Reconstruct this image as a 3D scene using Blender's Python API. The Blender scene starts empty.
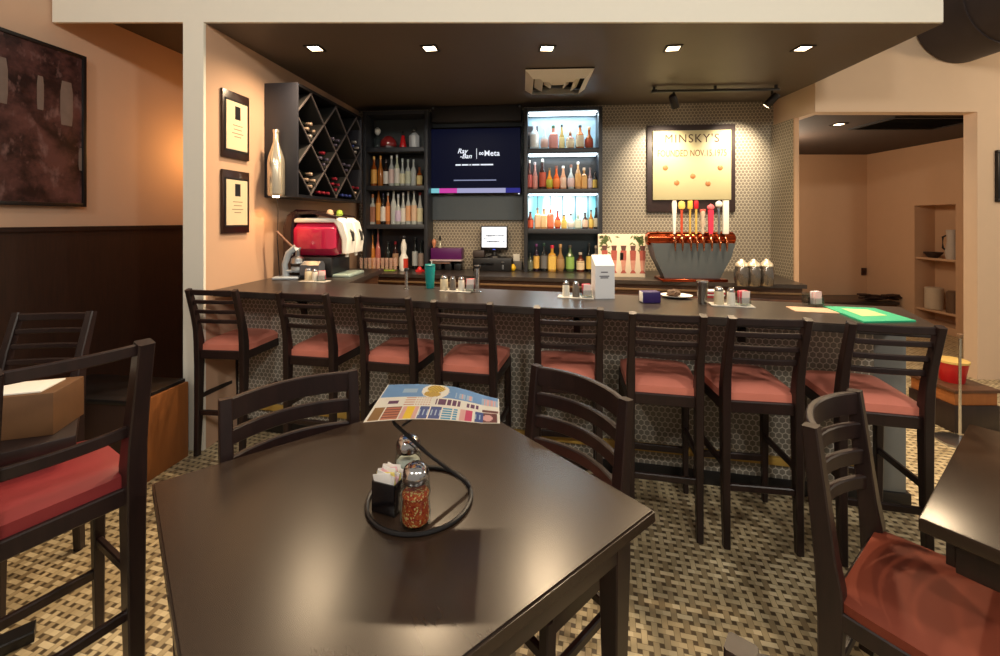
import bpy, bmesh, math, random
from mathutils import Vector, Matrix
random.seed(7)
PI = math.pi
SC = bpy.context.scene
COL = SC.collection

# ------------------------------------------------------------------ camera
F, HX, HY, EYE = 424.0, 500.0, 220.0, 1.55      # focal length in pixels, principal point, eye height
cam_d = bpy.data.cameras.new('camera'); cam = bpy.data.objects.new('camera', cam_d); COL.objects.link(cam)
cam.location = (0, 0, EYE); cam.rotation_euler = (PI/2, 0, 0)
cam_d.sensor_fit = 'HORIZONTAL'; cam_d.sensor_width = 36; cam_d.lens = F/1000*36
cam_d.shift_y = -(328-HY)/1000.0
cam_d.clip_start = 0.02
SC.camera = cam

# ------------------------------------------------------------------ world, exposure, lamps
SC.view_settings.view_transform = 'Standard'
SC.view_settings.look = 'None'
SC.view_settings.exposure = 0.0
SC.view_settings.gamma = 1.0
SC.view_settings.use_curve_mapping = False
SC.cycles.use_denoising = True
SC.cycles.max_bounces = 8
SC.cycles.caustics_reflective = False
SC.cycles.caustics_refractive = False
SC.cycles.sample_clamp_indirect = 4.0
w = bpy.data.worlds.new('world'); SC.world = w; w.use_nodes = True
w.node_tree.nodes['Background'].inputs[0].default_value = (1.0, 0.88, 0.74, 1)
w.node_tree.nodes['Background'].inputs[1].default_value = 0.30

def lamp(kind, loc, power, color, target=None, size=0.1, angle=90, blend=0.6, parent=None, spread=None, sy=None):
    d = bpy.data.lights.new('lamp', kind); d.energy = power; d.color = color
    if kind == 'AREA':
        d.size = size
        if sy: d.shape = 'RECTANGLE'; d.size_y = sy
        if spread: d.spread = math.radians(spread)
    else:
        d.shadow_soft_size = size
    if kind == 'SPOT':
        d.spot_size = math.radians(angle); d.spot_blend = blend
    o = bpy.data.objects.new('lamp', d); COL.objects.link(o); o.location = loc
    if target is not None:
        v = Vector(target)-Vector(loc)
        o.rotation_euler = v.to_track_quat('-Z', 'Y').to_euler()
    if parent: o.parent = parent
    return o
WARM = (1.0, 0.74, 0.46); WARM2 = (1.0, 0.93, 0.80); AMBER = (1.0, 0.50, 0.16); COOL = (0.72, 0.90, 1.0)
# the dining room's own ceiling lamps, overhead and behind the camera
for x, y, p in ((-1.6, -0.9, 112), (0.5, -0.9, 135), (2.6, -0.6, 145)):
    lamp('POINT', (x, y, 3.4), p, WARM2, size=0.15)
# wall lamp in the alcove behind the pillar
lamp('POINT', (-2.56, 3.90, 2.15), 9, AMBER, size=0.08)
# unseen warm point light on the far right, added to brighten that wall
lamp('POINT', (5.6, 2.1, 2.8), 75, (1.0, 0.78, 0.52), size=0.12)
# room beyond the opening: its ceiling lamp
lamp('POINT', (3.7, 5.6, 2.3), 40, (1.0, .80, .58), size=0.15)

# ------------------------------------------------------------------ small maths
def floor_at(px, py, z=0.0):
    d = F*(EYE-z)/(py-HY)
    return ((px-HX)/F*d, d)
def at(px, py, d): return ((px-HX)/F*d, d, EYE+(HY-py)/F*d)
def zat(py, d): return EYE+(HY-py)/F*d
WA, WB = 5.02, 0.09                                 # back wall: y = WA - WB*x
RW = -math.atan(WB)
def wp(px, off=0.0):
    d = (WA-off)/(1+WB*(px-HX)/F)
    return ((px-HX)/F*d, d)
ZB = 1.07                                           # bar top
ZC = 0.97                                           # back counter
ZT = 0.74                                           # dining table
ZCEIL = 2.88

# ------------------------------------------------------------------ materials
def lin(c):
    return tuple(((v/255)/12.92 if v/255 <= .04045 else ((v/255+.055)/1.055)**2.4) for v in c)+(1.0,)
class NT:
    def __init__(s, name):
        s.m = bpy.data.materials.new(name); s.m.use_nodes = True
        s.t = s.m.node_tree; s.b = s.t.nodes['Principled BSDF']
    def n(s, kind, **kw):
        x = s.t.nodes.new(kind)
        for k, v in kw.items(): setattr(x, k, v)
        return x
    def link(s, a, b): s.t.links.new(a, b)
    def math(s, op, a, b=None, c=None):
        x = s.n('ShaderNodeMath', operation=op)
        for i, v in enumerate((a, b, c)):
            if v is None: continue
            if isinstance(v, (int, float)): x.inputs[i].default_value = v
            else: s.link(v, x.inputs[i])
        return x.outputs[0]
    def mix(s, f, a, b):
        x = s.n('ShaderNodeMix', data_type='RGBA')
        for i, v in ((0, f), (6, a), (7, b)):
            if isinstance(v, (int, float)): x.inputs[i].default_value = v
            elif isinstance(v, tuple): x.inputs[i].default_value = v
            else: s.link(v, x.inputs[i])
        return x.outputs[2]
    def obj(s, scale=(1, 1, 1), rot=(0, 0, 0)):
        c = s.n('ShaderNodeTexCoord'); mp = s.n('ShaderNodeMapping')
        mp.inputs['Scale'].default_value = scale; mp.inputs['Rotation'].default_value = rot
        s.link(c.outputs['Object'], mp.inputs[0]); return mp.outputs[0]
    def noise(s, vec, scale, detail=3, rough=.55):
        x = s.n('ShaderNodeTexNoise'); x.inputs['Scale'].default_value = scale
        x.inputs['Detail'].default_value = detail; x.inputs['Roughness'].default_value = rough
        if vec is not None: s.link(vec, x.inputs['Vector'])
        return x.outputs[0]
    def ramp(s, v, lo, hi):
        x = s.n('ShaderNodeMapRange'); s.link(v, x.inputs[0])
        x.inputs[1].default_value = lo; x.inputs[2].default_value = hi
        return x.outputs[0]
    def bump(s, h, strength=.3, dist=.002):
        x = s.n('ShaderNodeBump'); x.inputs['Strength'].default_value = strength
        x.inputs['Distance'].default_value = dist
        s.link(h, x.inputs['Height']); s.link(x.outputs[0], s.b.inputs['Normal'])
    def set(s, **kw):
        for k, v in kw.items():
            i = s.b.inputs[k.replace('_', ' ')]
            if isinstance(v, (int, float, tuple)): i.default_value = v
            else: s.link(v, i)
        return s
_M = {}
def plain(rgb, rough=.5, metal=0.0, var=.12, spec=.5, scale=30, name=None, coat=0.0):
    key = (rgb, rough, metal, var, spec, scale, coat)
    if key in _M: return _M[key]
    k = NT(name or 'paint')
    a = lin(rgb); b = tuple(min(1, v*(1-var)) for v in a[:3])+(1.0,)
    c = k.mix(k.noise(k.obj(), scale), a, b)
    k.set(Base_Color=c, Roughness=rough, Metallic=metal, Specular_IOR_Level=spec, Coat_Weight=coat)
    _M[key] = k.m
    return k.m
def glow(rgb, strength, name='glow'):
    k = NT(name); k.set(Base_Color=lin(rgb), Emission_Color=lin(rgb), Emission_Strength=strength, Roughness=.4)
    return k.m
def glass(rgb=(235, 240, 240), rough=.03, name='glass', al=.58):
    key = ('glass', rgb, rough, al)
    if key in _M: return _M[key]
    k = NT(name); lw = k.n('ShaderNodeLayerWeight'); lw.inputs[0].default_value = .35
    k.set(Base_Color=lin(rgb), Roughness=rough+.03, Specular_IOR_Level=.9, Alpha=k.math('MULTIPLY_ADD', lw.outputs['Facing'], .30, al))
    _M[key] = k.m
    return k.m
def thin_glass(rgb=(240, 244, 244), rough=.04):
    key = ('thin', rgb)
    if key in _M: return _M[key]
    k = NT('thin clear glass'); o = k.t.nodes['Material Output']
    tr = k.n('ShaderNodeBsdfTransparent'); tr.inputs[0].default_value = lin(rgb)
    gl = k.n('ShaderNodeBsdfGlossy'); gl.inputs['Roughness'].default_value = rough
    lw = k.n('ShaderNodeLayerWeight'); lw.inputs[0].default_value = .5
    mx = k.n('ShaderNodeMixShader'); k.link(k.math('MULTIPLY_ADD', k.math('POWER', lw.outputs['Facing'], 4.0), .45, .035), mx.inputs[0]); k.link(tr.outputs[0], mx.inputs[1]); k.link(gl.outputs[0], mx.inputs[2])
    k.link(mx.outputs[0], o.inputs[0]); k.t.nodes.remove(k.b)
    _M[key] = k.m
    return k.m
def wood(a, b, rough=.35, scale=(1, 14, 1), spec=.5, name='wood', coat=0.0, ns=6, bmp=.08):
    k = NT(name); n = k.noise(k.obj(scale), ns, 5, .6)
    c = k.mix(k.ramp(n, .3, .72), lin(a), lin(b))
    k.set(Base_Color=c, Roughness=k.math('MULTIPLY_ADD', n, .06, rough-.03) if bmp else rough, Specular_IOR_Level=spec, Coat_Weight=coat)
    if bmp: k.bump(n, bmp, .001)
    return k.m
def hexmat(tile, grout, pitch=.05, gw=.06, rough=.35, name='hex tile', plane='XZ'):
    k = NT(name)
    c = k.n('ShaderNodeTexCoord'); s = k.n('ShaderNodeSeparateXYZ'); k.link(c.outputs['Object'], s.inputs[0])
    u = k.math('MULTIPLY', s.outputs['X' if plane == 'XZ' else 'Y'], 1/pitch); v = k.math('MULTIPLY', s.outputs['Z'], 1/pitch)
    H = .8660254
    ax = k.math('WRAP', u, .5, -.5); ay = k.math('WRAP', v, H, -H)
    bxx = k.math('WRAP', k.math('SUBTRACT', u, .5), .5, -.5); by = k.math('WRAP', k.math('SUBTRACT', v, H), H, -H)
    da = k.math('ADD', k.math('MULTIPLY', ax, ax), k.math('MULTIPLY', ay, ay))
    db = k.math('ADD', k.math('MULTIPLY', bxx, bxx), k.math('MULTIPLY', by, by))
    less = k.math('LESS_THAN', da, db)
    def pick(p, q): return k.math('ADD', k.math('MULTIPLY', less, p), k.math('MULTIPLY', k.math('SUBTRACT', 1.0, less), q))
    gx = k.math('ABSOLUTE', pick(ax, bxx)); gy = k.math('ABSOLUTE', pick(ay, by))
    hd = k.math('MAXIMUM', gx, k.math('ADD', k.math('MULTIPLY', gx, .5), k.math('MULTIPLY', gy, H)))
    g = k.ramp(hd, .5-gw*1.4, .5-gw*.6)
    n = k.noise(k.obj(), 9, 2)
    t2 = tuple(x*.72 for x in lin(tile)[:3])+(1.0,)
    k.set(Base_Color=k.mix(g, k.mix(n, lin(tile), t2), lin(grout)), Roughness=k.math('MULTIPLY_ADD', g, .4, rough))
    k.bump(k.math('SUBTRACT', 1.0, g), .35, .0015)
    return k.m
def weavemat():
    k = NT('basketweave floor tile')
    vec = k.obj((1/.040, 1/.040, 1), (0, 0, math.radians(14)))
    s = k.n('ShaderNodeSeparateXYZ'); k.link(vec, s.inputs[0])
    u, v = s.outputs['X'], s.outputs['Y']
    fu = k.math('SUBTRACT', k.math('FRACT', u), .5); fv = k.math('SUBTRACT', k.math('FRACT', v), .5)
    par = k.math('WRAP', k.math('ADD', k.math('FLOOR', u), k.math('FLOOR', v)), 2, 0)      # 0 or 1
    w_ = .30
    inH = k.math('LESS_THAN', k.math('ABSOLUTE', fv), w_); inV = k.math('LESS_THAN', k.math('ABSOLUTE', fu), w_)
    par = k.math('GREATER_THAN', par, .5)
    topH = k.math('MULTIPLY', inH, k.math('SUBTRACT', 1.0, k.math('MULTIPLY', inV, k.math('SUBTRACT', 1.0, par))))
    topV = k.math('MULTIPLY', inV, k.math('SUBTRACT', 1.0, k.math('MULTIPLY', inH, par)))
    def rim(f): return k.math('LESS_THAN', k.math('ABSOLUTE', k.math('SUBTRACT', k.math('ABSOLUTE', f), w_)), .045)
    line = k.math('MAXIMUM', k.math('MULTIPLY', topH, rim(fv)), k.math('MULTIPLY', topV, rim(fu)))
    # one tone per tile: a tile spans one over-crossing and the half gaps beside it
    iu = k.math('FLOOR', u); iv = k.math('FLOOR', v)
    cu = k.math('FLOOR', k.math('ADD', k.math('MULTIPLY', k.math('SUBTRACT', u, k.math('WRAP', iv, 2, 0)), .5), .25))
    cv = k.math('FLOOR', k.math('ADD', k.math('MULTIPLY', k.math('SUBTRACT', v, k.math('WRAP', iu, 2, 0)), .5), .25))
    cb = k.n('ShaderNodeCombineXYZ')
    k.link(k.math('ADD', k.math('MULTIPLY', topH, cu), k.math('MULTIPLY', topV, k.math('ADD', iu, 137.0))), cb.inputs[0])
    k.link(k.math('ADD', k.math('MULTIPLY', topH, iv), k.math('MULTIPLY', topV, cv)), cb.inputs[1])
    wn = k.n('ShaderNodeTexWhiteNoise'); wn.noise_dimensions = '2D'; k.link(cb.outputs[0], wn.inputs['Vector'])
    r = wn.outputs['Value']
    light = k.mix(r, lin((222, 206, 170)), lin((182, 164, 128)))
    brown = k.mix(r, lin((206, 188, 150)), lin((142, 124, 94)))
    c = k.mix(k.math('GREATER_THAN', topV, .5), light, brown)
    isT = k.math('MAXIMUM', topH, topV)
    c = k.mix(isT, lin((88, 74, 56)), c)
    c = k.mix(line, c, lin((124, 108, 80)))
    big = k.noise(k.obj(), 2.2, 3)
    c = k.mix(k.math('MULTIPLY', k.ramp(big, .45, .75), .25), c, lin((90, 76, 58)))
    k.set(Base_Color=c, Roughness=.42)
    k.bump(k.math('SUBTRACT', isT, line), .25, .0015)
    return k.m

M = {}
M['cream'] = plain((240, 236, 224), .7, var=.03)
M['peach'] = plain((222, 194, 166), .75, var=.05, scale=8)
M['peach_deep'] = plain((206, 168, 140), .75, var=.05, scale=8)
M['tan'] = plain((206, 168, 134), .75, var=.06, scale=8)
M['ceil_dark'] = plain((98, 88, 80), .5, var=.15, scale=5)
M['alcove_ceiling'] = plain((70, 56, 48), .8, var=.2, scale=5)
M['hexwall'] = hexmat((140, 128, 112), (204, 192, 170), .039, .075, .38)
M['hexwall_side'] = hexmat((140, 128, 112), (204, 192, 170), .039, .075, .38, plane='YZ')
M['hexbar'] = hexmat((142, 136, 126), (214, 208, 196), .034, .07, .3)
M['floor'] = weavemat()
M['black_wood'] = wood((30, 20, 20), (44, 28, 26), .38, (8, 8, 1), name='black stained wood')
M['table_wood'] = wood((44, 32, 24), (50, 37, 28), .27, (1, 6, 1), name='dark table top wood', ns=3, bmp=0)
M['bar_wood'] = wood((42, 36, 34), (58, 50, 46), .30, (1, 10, 1), name='dark bar top')
M['wainscot'] = wood((40, 24, 18), (56, 33, 23), .5, (14, 14, 1), name='dark panelling')
M['orange_wood'] = wood((146, 86, 42), (158, 96, 48), .5, (10, 10, 1), name='orange stained wood')
M['cabinet_wood'] = wood((70, 44, 30), (98, 62, 40), .4, (3, 3, 20), name='brown cabinet wood')
M['seat_red'] = plain((236, 142, 122), .45, var=.15, scale=14, name='red vinyl', coat=.15)
M['seat_rust'] = plain((132, 62, 44), .65, var=.15, spec=.3, scale=9, name='rust vinyl')
M['seat_dark'] = plain((150, 52, 54), .5, var=.25, scale=9, name='dark red vinyl')
M['slate'] = plain((92, 102, 110), .5, var=.12)
M['slate2'] = plain((56, 58, 60), .45, var=.15)
M['grey_panel'] = plain((128, 130, 128), .5, var=.12)
M['black'] = plain((22, 20, 22), .4, var=.2)
M['matte_black'] = plain((16, 15, 16), .7, var=.2)
M['gloss_black'] = plain((10, 10, 13), .12, var=.1)
M['chrome'] = plain((210, 210, 212), .14, 1.0, var=.05)
M['steel'] = plain((170, 172, 176), .28, 1.0, var=.08)
M['silver'] = plain((222, 212, 192), .22, .75, var=.08)
M['castgrey'] = plain((176, 188, 200), .35, .25, var=.1)
M['copper'] = plain((178, 74, 40), .18, 1.0, var=.1)
M['gold'] = plain((214, 176, 96), .3, .6, var=.1)
M['white'] = plain((236, 234, 228), .5, var=.03)
M['paper'] = plain((240, 236, 226), .8, var=.03)
M['glass'] = thin_glass()
M['duct'] = plain((62, 52, 52), .6, var=.4, scale=4)
M['yellow_wood'] = plain((206, 168, 84), .5, var=.15)
M['teal'] = plain((22, 150, 150), .4, var=.08)
M['purple'] = plain((88, 22, 92), .4, var=.1)
M['violet'] = plain((52, 34, 100), .4, var=.2)
M['red'] = plain((200, 34, 36), .35, var=.1)
M['pink'] = plain((226, 88, 110), .5, var=.15)
M['green_mat'] = plain((44, 178, 132), .6, var=.12)
M['mat_pale'] = plain((190, 226, 150), .6, var=.15, scale=60)
M['salt'] = plain((226, 222, 210), .8, var=.1)
M['pepper'] = plain((120, 112, 104), .8, var=.4, scale=300)

# ------------------------------------------------------------------ mesh helpers
def bm_(): return bmesh.new()
def T(loc=(0, 0, 0), rz=0.0, rx=0.0, ry=0.0):
    return Matrix.Translation(loc) @ Matrix.Rotation(rz, 4, 'Z') @ Matrix.Rotation(ry, 4, 'Y') @ Matrix.Rotation(rx, 4, 'X')
def bx(bm, c, s, bev=0.0, mat=None, mi=0, seg=2):
    r = bmesh.ops.create_cube(bm, size=1.0)
    vs = r['verts']
    bmesh.ops.scale(bm, vec=s, verts=vs)
    if bev > 0:
        es = list({e for v in vs for e in v.link_edges})
        rr = bmesh.ops.bevel(bm, geom=es, offset=min(bev, min(s)*.45), segments=seg, affect='EDGES', profile=.5)
        vs = list({v for f in rr['faces'] for v in f.verts} | {v for v in vs if v.is_valid})
    fs = {f for v in vs for f in v.link_faces}
    for f in fs: f.material_index = mi
    m = Matrix.Translation(c)
    if mat is not None: m = m @ mat
    bmesh.ops.transform(bm, matrix=m, verts=vs)
    return vs
def prism(bm, poly, z0, z1, mi=0):
    b = [bm.verts.new((p[0], p[1], z0)) for p in poly]; t = [bm.verts.new((p[0], p[1], z1)) for p in poly]
    n = len(poly); fs = [bm.faces.new(t), bm.faces.new(b[::-1])]
    for i in range(n): fs.append(bm.faces.new((b[i], b[(i+1) % n], t[(i+1) % n], t[i])))
    for f in fs: f.material_index = mi
    bmesh.ops.recalc_face_normals(bm, faces=fs)
    return b+t
def lathe(bm, prof, seg=16, o=(0, 0, 0), mi=0, sx=1.0, sy=1.0, sq=0.0):
    rings = []
    for r, z in prof:
        if r < 1e-6:
            rings.append([bm.verts.new((o[0], o[1], o[2]+z))]); continue
        ring = []
        for i in range(seg):
            a = 2*PI*(i+.5)/seg; k = 1.0
            if sq: k = 1/max(abs(math.cos(a)), abs(math.sin(a)))*sq+(1-sq)
            k = min(k, 1.28)
            ring.append(bm.verts.new((o[0]+r*k*math.cos(a)*sx, o[1]+r*k*math.sin(a)*sy, o[2]+z)))
        rings.append(ring)
    for a, b in zip(rings, rings[1:]):
        if len(a) == 1 and len(b) == 1: continue
        for i in range(seg):
            j = (i+1) % seg
            if len(a) == 1: f = bm.faces.new((a[0], b[j], b[i]))
            elif len(b) == 1: f = bm.faces.new((a[i], a[j], b[0]))
            else: f = bm.faces.new((a[i], a[j], b[j], b[i]))
            f.material_index = mi
    if len(rings[0]) > 1: bm.faces.new(rings[0][::-1]).material_index = mi
    if len(rings[-1]) > 1: bm.faces.new(rings[-1]).material_index = mi
    return [v for r in rings for v in r]
def frames(pts, up=Vector((0, 0, 1))):
    pts = [Vector(p) for p in pts]; out = []
    for i, p in enumerate(pts):
        t = (pts[min(i+1, len(pts)-1)]-pts[max(i-1, 0)]).normalized()
        s = t.cross(up)
        if s.length < 1e-4: s = t.cross(Vector((0, 1, 0)))
        s.normalize(); n = s.cross(t).normalized()
        out.append((p, s, n))
    return out
def tube(bm, pts, r, seg=8, closed=False, mi=0, up=Vector((0, 0, 1))):
    rs = r if isinstance(r, (list, tuple)) else [r]*len(pts)
    pv = [Vector(p) for p in pts]
    if closed:
        fr = []
        n_ = len(pv)
        for i, p in enumerate(pv):
            t = (pv[(i+1) % n_]-pv[i-1]).normalized(); s = t.cross(up).normalized(); fr.append((p, s, s.cross(t)))
    else: fr = frames(pts, up)
    rings = [[bm.verts.new(p+s*rr*math.cos(2*PI*i/seg)+n*rr*math.sin(2*PI*i/seg)) for i in range(seg)] for (p, s, n), rr in zip(fr, rs)]
    pairs = list(zip(rings, rings[1:]))+([(rings[-1], rings[0])] if closed else [])
    for a, b in pairs:
        for i in range(seg): bm.faces.new((a[i], a[(i+1) % seg], b[(i+1) % seg], b[i])).material_index = mi
    if not closed:
        bm.faces.new(rings[0][::-1]).material_index = mi; bm.faces.new(rings[-1]).material_index = mi
    return rings
def rsweep(bm, pts, w, h, up=(0, 0, 1), mi=0, bev=.004):
    """sweep a rectangle w (sideways) x h (along up); w, h may be lists"""
    ws = w if isinstance(w, (list, tuple)) else [w]*len(pts)
    hs = h if isinstance(h, (list, tuple)) else [h]*len(pts)
    rings = []
    for (p, s, n), a, b in zip(frames(pts, Vector(up)), ws, hs):
        c = min(bev, a*.4, b*.4); x, y = a/2, b/2
        sec = ((x-c, -y), (x, -y+c), (x, y-c), (x-c, y), (-x+c, y), (-x, y-c), (-x, -y+c), (-x+c, -y))
        rings.append([bm.verts.new(p+s*u+n*v) for u, v in sec])
    for a, b in zip(rings, rings[1:]):
        for i in range(8): bm.faces.new((a[i], a[(i+1) % 8], b[(i+1) % 8], b[i])).material_index = mi
    bm.faces.new(rings[0][::-1]).material_index = mi; bm.faces.new(rings[-1]).material_index = mi
def obj(name, bm, mats, parent=None, loc=(0, 0, 0), rz=0.0, smooth=True):
    bmesh.ops.recalc_face_normals(bm, faces=bm.faces[:])
    me = bpy.data.meshes.new(name); bm.to_mesh(me); bm.free()
    for m in (mats if isinstance(mats, (list, tuple)) else [mats]): me.materials.append(m)
    if smooth:
        for p in me.polygons: p.use_smooth = True
        me.set_sharp_from_angle(angle=math.radians(38))
    o = bpy.data.objects.new(name, me); COL.objects.link(o)
    o.location = loc; o.rotation_euler = (0, 0, rz)
    if parent: o.parent = parent
    return o
def tag(o, label, cat, group=None, kind=None):
    o['label'] = label; o['category'] = cat
    if group: o['group'] = group
    if kind: o['kind'] = kind
    return o
def thing(name, label, cat, loc=(0, 0, 0), rz=0.0, group=None):
    o = bpy.data.objects.new(name, None); COL.objects.link(o); o.empty_display_size = .05
    o.location = loc; o.rotation_euler = (0, 0, rz)
    return tag(o, label, cat, group)
def copy_tree(o, parent=None):
    c = o.copy(); COL.objects.link(c)
    if parent: c.parent = parent
    for ch in [x for x in COL.objects if x.parent == o]: copy_tree(ch, c)
    return c
def struct(name, bm, m, loc=(0, 0, 0), rz=0.0, smooth=False):
    o = obj(name, bm, m, None, loc, rz, smooth); o['kind'] = 'structure'; return o
def text(name, body, size, mat, parent, loc, rot=(PI/2, 0, 0), align='CENTER', ext=.001, spacing=1.0, sx=1.0, off=0.0, shear=0.0):
    cu = bpy.data.curves.new(name, 'FONT'); cu.body = body; cu.size = size; cu.extrude = ext
    cu.align_x = align; cu.align_y = 'CENTER'; cu.space_character = spacing; cu.offset = off; cu.shear = shear
    cu.materials.append(mat)
    tmp = bpy.data.objects.new(name, cu); COL.objects.link(tmp)
    me = bpy.data.meshes.new_from_object(tmp.evaluated_get(bpy.context.evaluated_depsgraph_get()))
    bpy.data.objects.remove(tmp)
    me.transform(Matrix.Diagonal((sx, 1, 1, 1)))
    me.materials.clear(); me.materials.append(mat)
    o = bpy.data.objects.new(name, me); COL.objects.link(o); o.parent = parent; o.location = loc; o.rotation_euler = rot
    return o
ORD = ['leftmost', 'second', 'third', 'fourth', 'fifth', 'sixth', 'seventh', 'eighth', 'ninth', 'tenth', 'eleventh', 'twelfth']
def nth(i, n):
    if i == 0: return 'leftmost'
    if i == n-1: return 'rightmost'
    return ORD[i]+' from left'

# ================================================================== THE ROOM
b = bm_(); prism(b, [(-5, -2.5), (7.5, -2.5), (7.5, 8), (-5, 8)], -.1, 0); struct('floor', b, M['floor'])
def wall_x(d): return -1.996+.1167*(d-2.85)         # partition with the framed certificates, bar side
ang_l = math.atan2(1, .1167)-PI/2
# partition wall between alcove and bar; its end is the cream pillar
b = bm_(); prism(b, [(wall_x(2.872), 2.872), (wall_x(5.4), 5.4), (wall_x(5.4)-.13, 5.4), (wall_x(2.872)-.13, 2.872)], 0, 3.1)
struct('wall_left', b, M['peach_deep'])
px0 = (183-HX)/F*2.85; px1 = (203.5-HX)/F*2.85
b = bm_(); prism(b, [(px0, 2.85), (px1, 2.85), (px1+.002, 2.87), (px0+.002, 2.87)], 0, 2.88); struct('trim_pillar', b, M['cream'])
# alcove wall on the far left
def alc_x(d): return -3.4+.13*d
b = bm_(); prism(b, [(alc_x(-1), -1), (alc_x(5.4), 5.4), (alc_x(5.4)-.15, 5.4), (alc_x(-1)-.15, -1)], 0, 4.2); struct('wall_alcove', b, plain((206, 172, 146), .75, var=.05, scale=8))
b = bm_(); prism(b, [(alc_x(0)+.025, 0), (alc_x(5.2)+.025, 5.2), (alc_x(5.2), 5.2), (alc_x(0), 0)], 0, 1.475); struct('trim_wainscot', b, M['wainscot'])
b = bm_(); prism(b, [(alc_x(0)+.045, 0), (alc_x(5.2)+.045, 5.2), (alc_x(5.2), 5.2), (alc_x(0), 0)], 1.475, 1.505); struct('trim_rail', b, M['black_wood'])
b = bm_(); prism(b, [(alc_x(5.2), 5.2), (wall_x(5.2)-.1, 5.2), (wall_x(5.2)-.1, 5.35), (alc_x(5.2), 5.35)], 0, 3.0); struct('wall_alcove_end', b, M['peach'])
# back wall of the bar, hexagon tiles
x0, x1 = -1.85, 3.13
b = bm_(); bx(b, (0, .06, 1.45), ((x1-x0)/math.cos(RW), .12, 2.9))
xm = (x0+x1)/2; struct('wall_back', b, M['hexwall'], (xm, WA-WB*xm+.002, 0), RW)
# right return of the bar, tiled on the bar side, and its bare edge
b = bm_(); bx(b, (.0225, 0, 1.3), (.045, .40, 2.6)); struct('wall_right', b, M['hexwall_side'], (3.03, 4.58, 0))
b = bm_(); prism(b, [(3.03, 4.365), (3.078, 4.365), (3.078, 4.379), (3.03, 4.379)], 0, 2.6); struct('trim_edge', b, M['tan'])
# header and wall with the wide opening on the right
b = bm_()
prism(b, [(3.06, 4.116), (6.4, 4.116), (6.4, 4.24), (3.15, 4.24), (3.15, 4.8), (3.06, 4.8)], 2.6, 4.4)
struct('wall_header', b, M['peach'])
b = bm_(); prism(b, [(4.635, 4.116), (6.4, 4.116), (6.4, 4.24), (4.635, 4.24)], 0, 2.6); struct('wall_front_right', b, M['peach'])
# bar ceiling and its front beam
b = bm_(); prism(b, [(-1.99, 2.872), (3.0, 2.872), (3.055, 4.116), (3.055, 5.3), (-1.72, 5.3)], ZCEIL, ZCEIL+.5); struct('ceiling', b, M['ceil_dark'])
b = bm_(); prism(b, [(-3.01, 2.85), (2.98, 2.85), (2.98, 2.87), (-3.01, 2.87)], ZCEIL, 4.2); struct('trim_beam', b, M['cream'])
b = bm_(); prism(b, [(-3.05, 2.872), (-2.0, 2.872), (-1.76, 5.3), (-2.75, 5.3)], 3.06, 3.4); struct('ceiling_alcove', b, M['alcove_ceiling'])
# the room beyond the opening
b = bm_(); prism(b, [(2.9, 7.0), (6.3, 7.0), (6.3, 7.12), (2.9, 7.12)], 0, 2.75); struct('wall_back_room', b, M['tan'])
NX = 6.06
def yz_wall_with_hole(bm, x, t, y0, y1, z0, z1, hy0, hy1, hz0, hz1):
    for a, c, e, f in ((y0, hy0, z0, z1), (hy1, y1, z0, z1), (hy0, hy1, z0, hz0), (hy0, hy1, hz1, z1)):
        bx(bm, (x+t/2, (a+c)/2, (e+f)/2), (t, c-a, f-e))
b = bm_(); yz_wall_with_hole(b, NX, .3, 4.24, 7.0, 0, 2.75, 5.64, 6.2, .1, 1.76)
bx(b, (NX+.32, 5.92, .93), (.04, .6, 1.7)); struct('wall_right_room', b, M['tan'])
b = bm_(); prism(b, [(3.15, 4.24), (6.4, 4.24), (6.4, 7.1), (2.9, 7.1), (2.9, 4.8), (3.15, 4.8)], 2.63, 2.7); struct('ceiling_room', b, M['alcove_ceiling'])
b = bm_()
prism(b, [(2.9, 4.8), (3.0, 4.8), (3.0, 7.0), (2.9, 7.0)], 0, 2.63); struct('wall_left_room', b, M['tan'])

# ------------------------------------------------------------------ ceiling fixtures
def make_downlight(label, loc, group, power, aim=(0, 0, -1), k=1.0):
    t = thing('downlight', label, 'ceiling light', loc, random.uniform(-.2, .2), group)
    b = bm_(); s = .062*k; q = .045*k
    for (cx, cy, sx, sy) in ((0, s-.008, 2*s, .016), (0, -s+.008, 2*s, .016), (s-.008, 0, .016, 2*s-.03), (-s+.008, 0, .016, 2*s-.03)):
        bx(b, (cx, cy, -.004), (sx, sy, .010), .002)
    obj('trim_ring', b, M['black'], t)
    b = bm_(); bx(b, (0, 0, -.002), (2*q, 2*q, .004)); obj('lens', b, LENS, t)
    if power: lamp('SPOT', (0, 0, -.02), power, WARM, target=(aim[0]*1.0, aim[1], -.02+aim[2]), size=.04, angle=150, blend=1.0, parent=t)
    return t
LENS = glow((255, 222, 176), 14, 'lamp lens')
names = ['far left', 'second from the left', 'middle', 'second from the right', 'far right']
for i, px in enumerate((315, 430, 547, 673, 803)):
    x, y, z = at(px, 48, F*(ZCEIL-EYE)/(HY-48))
    make_downlight('small square downlight in the dark bar ceiling, %s of five' % names[i], (x, y, ZCEIL), 'downlights over the bar', (105, 180, 160, 185, 200)[i], (-.05, -.10, -1))
x, y, z = at(839, 124, F*(2.63-EYE)/(HY-124))
make_downlight('single downlight in the ceiling beyond the right opening', (x, y, 2.63), 'downlights', 30)
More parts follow.
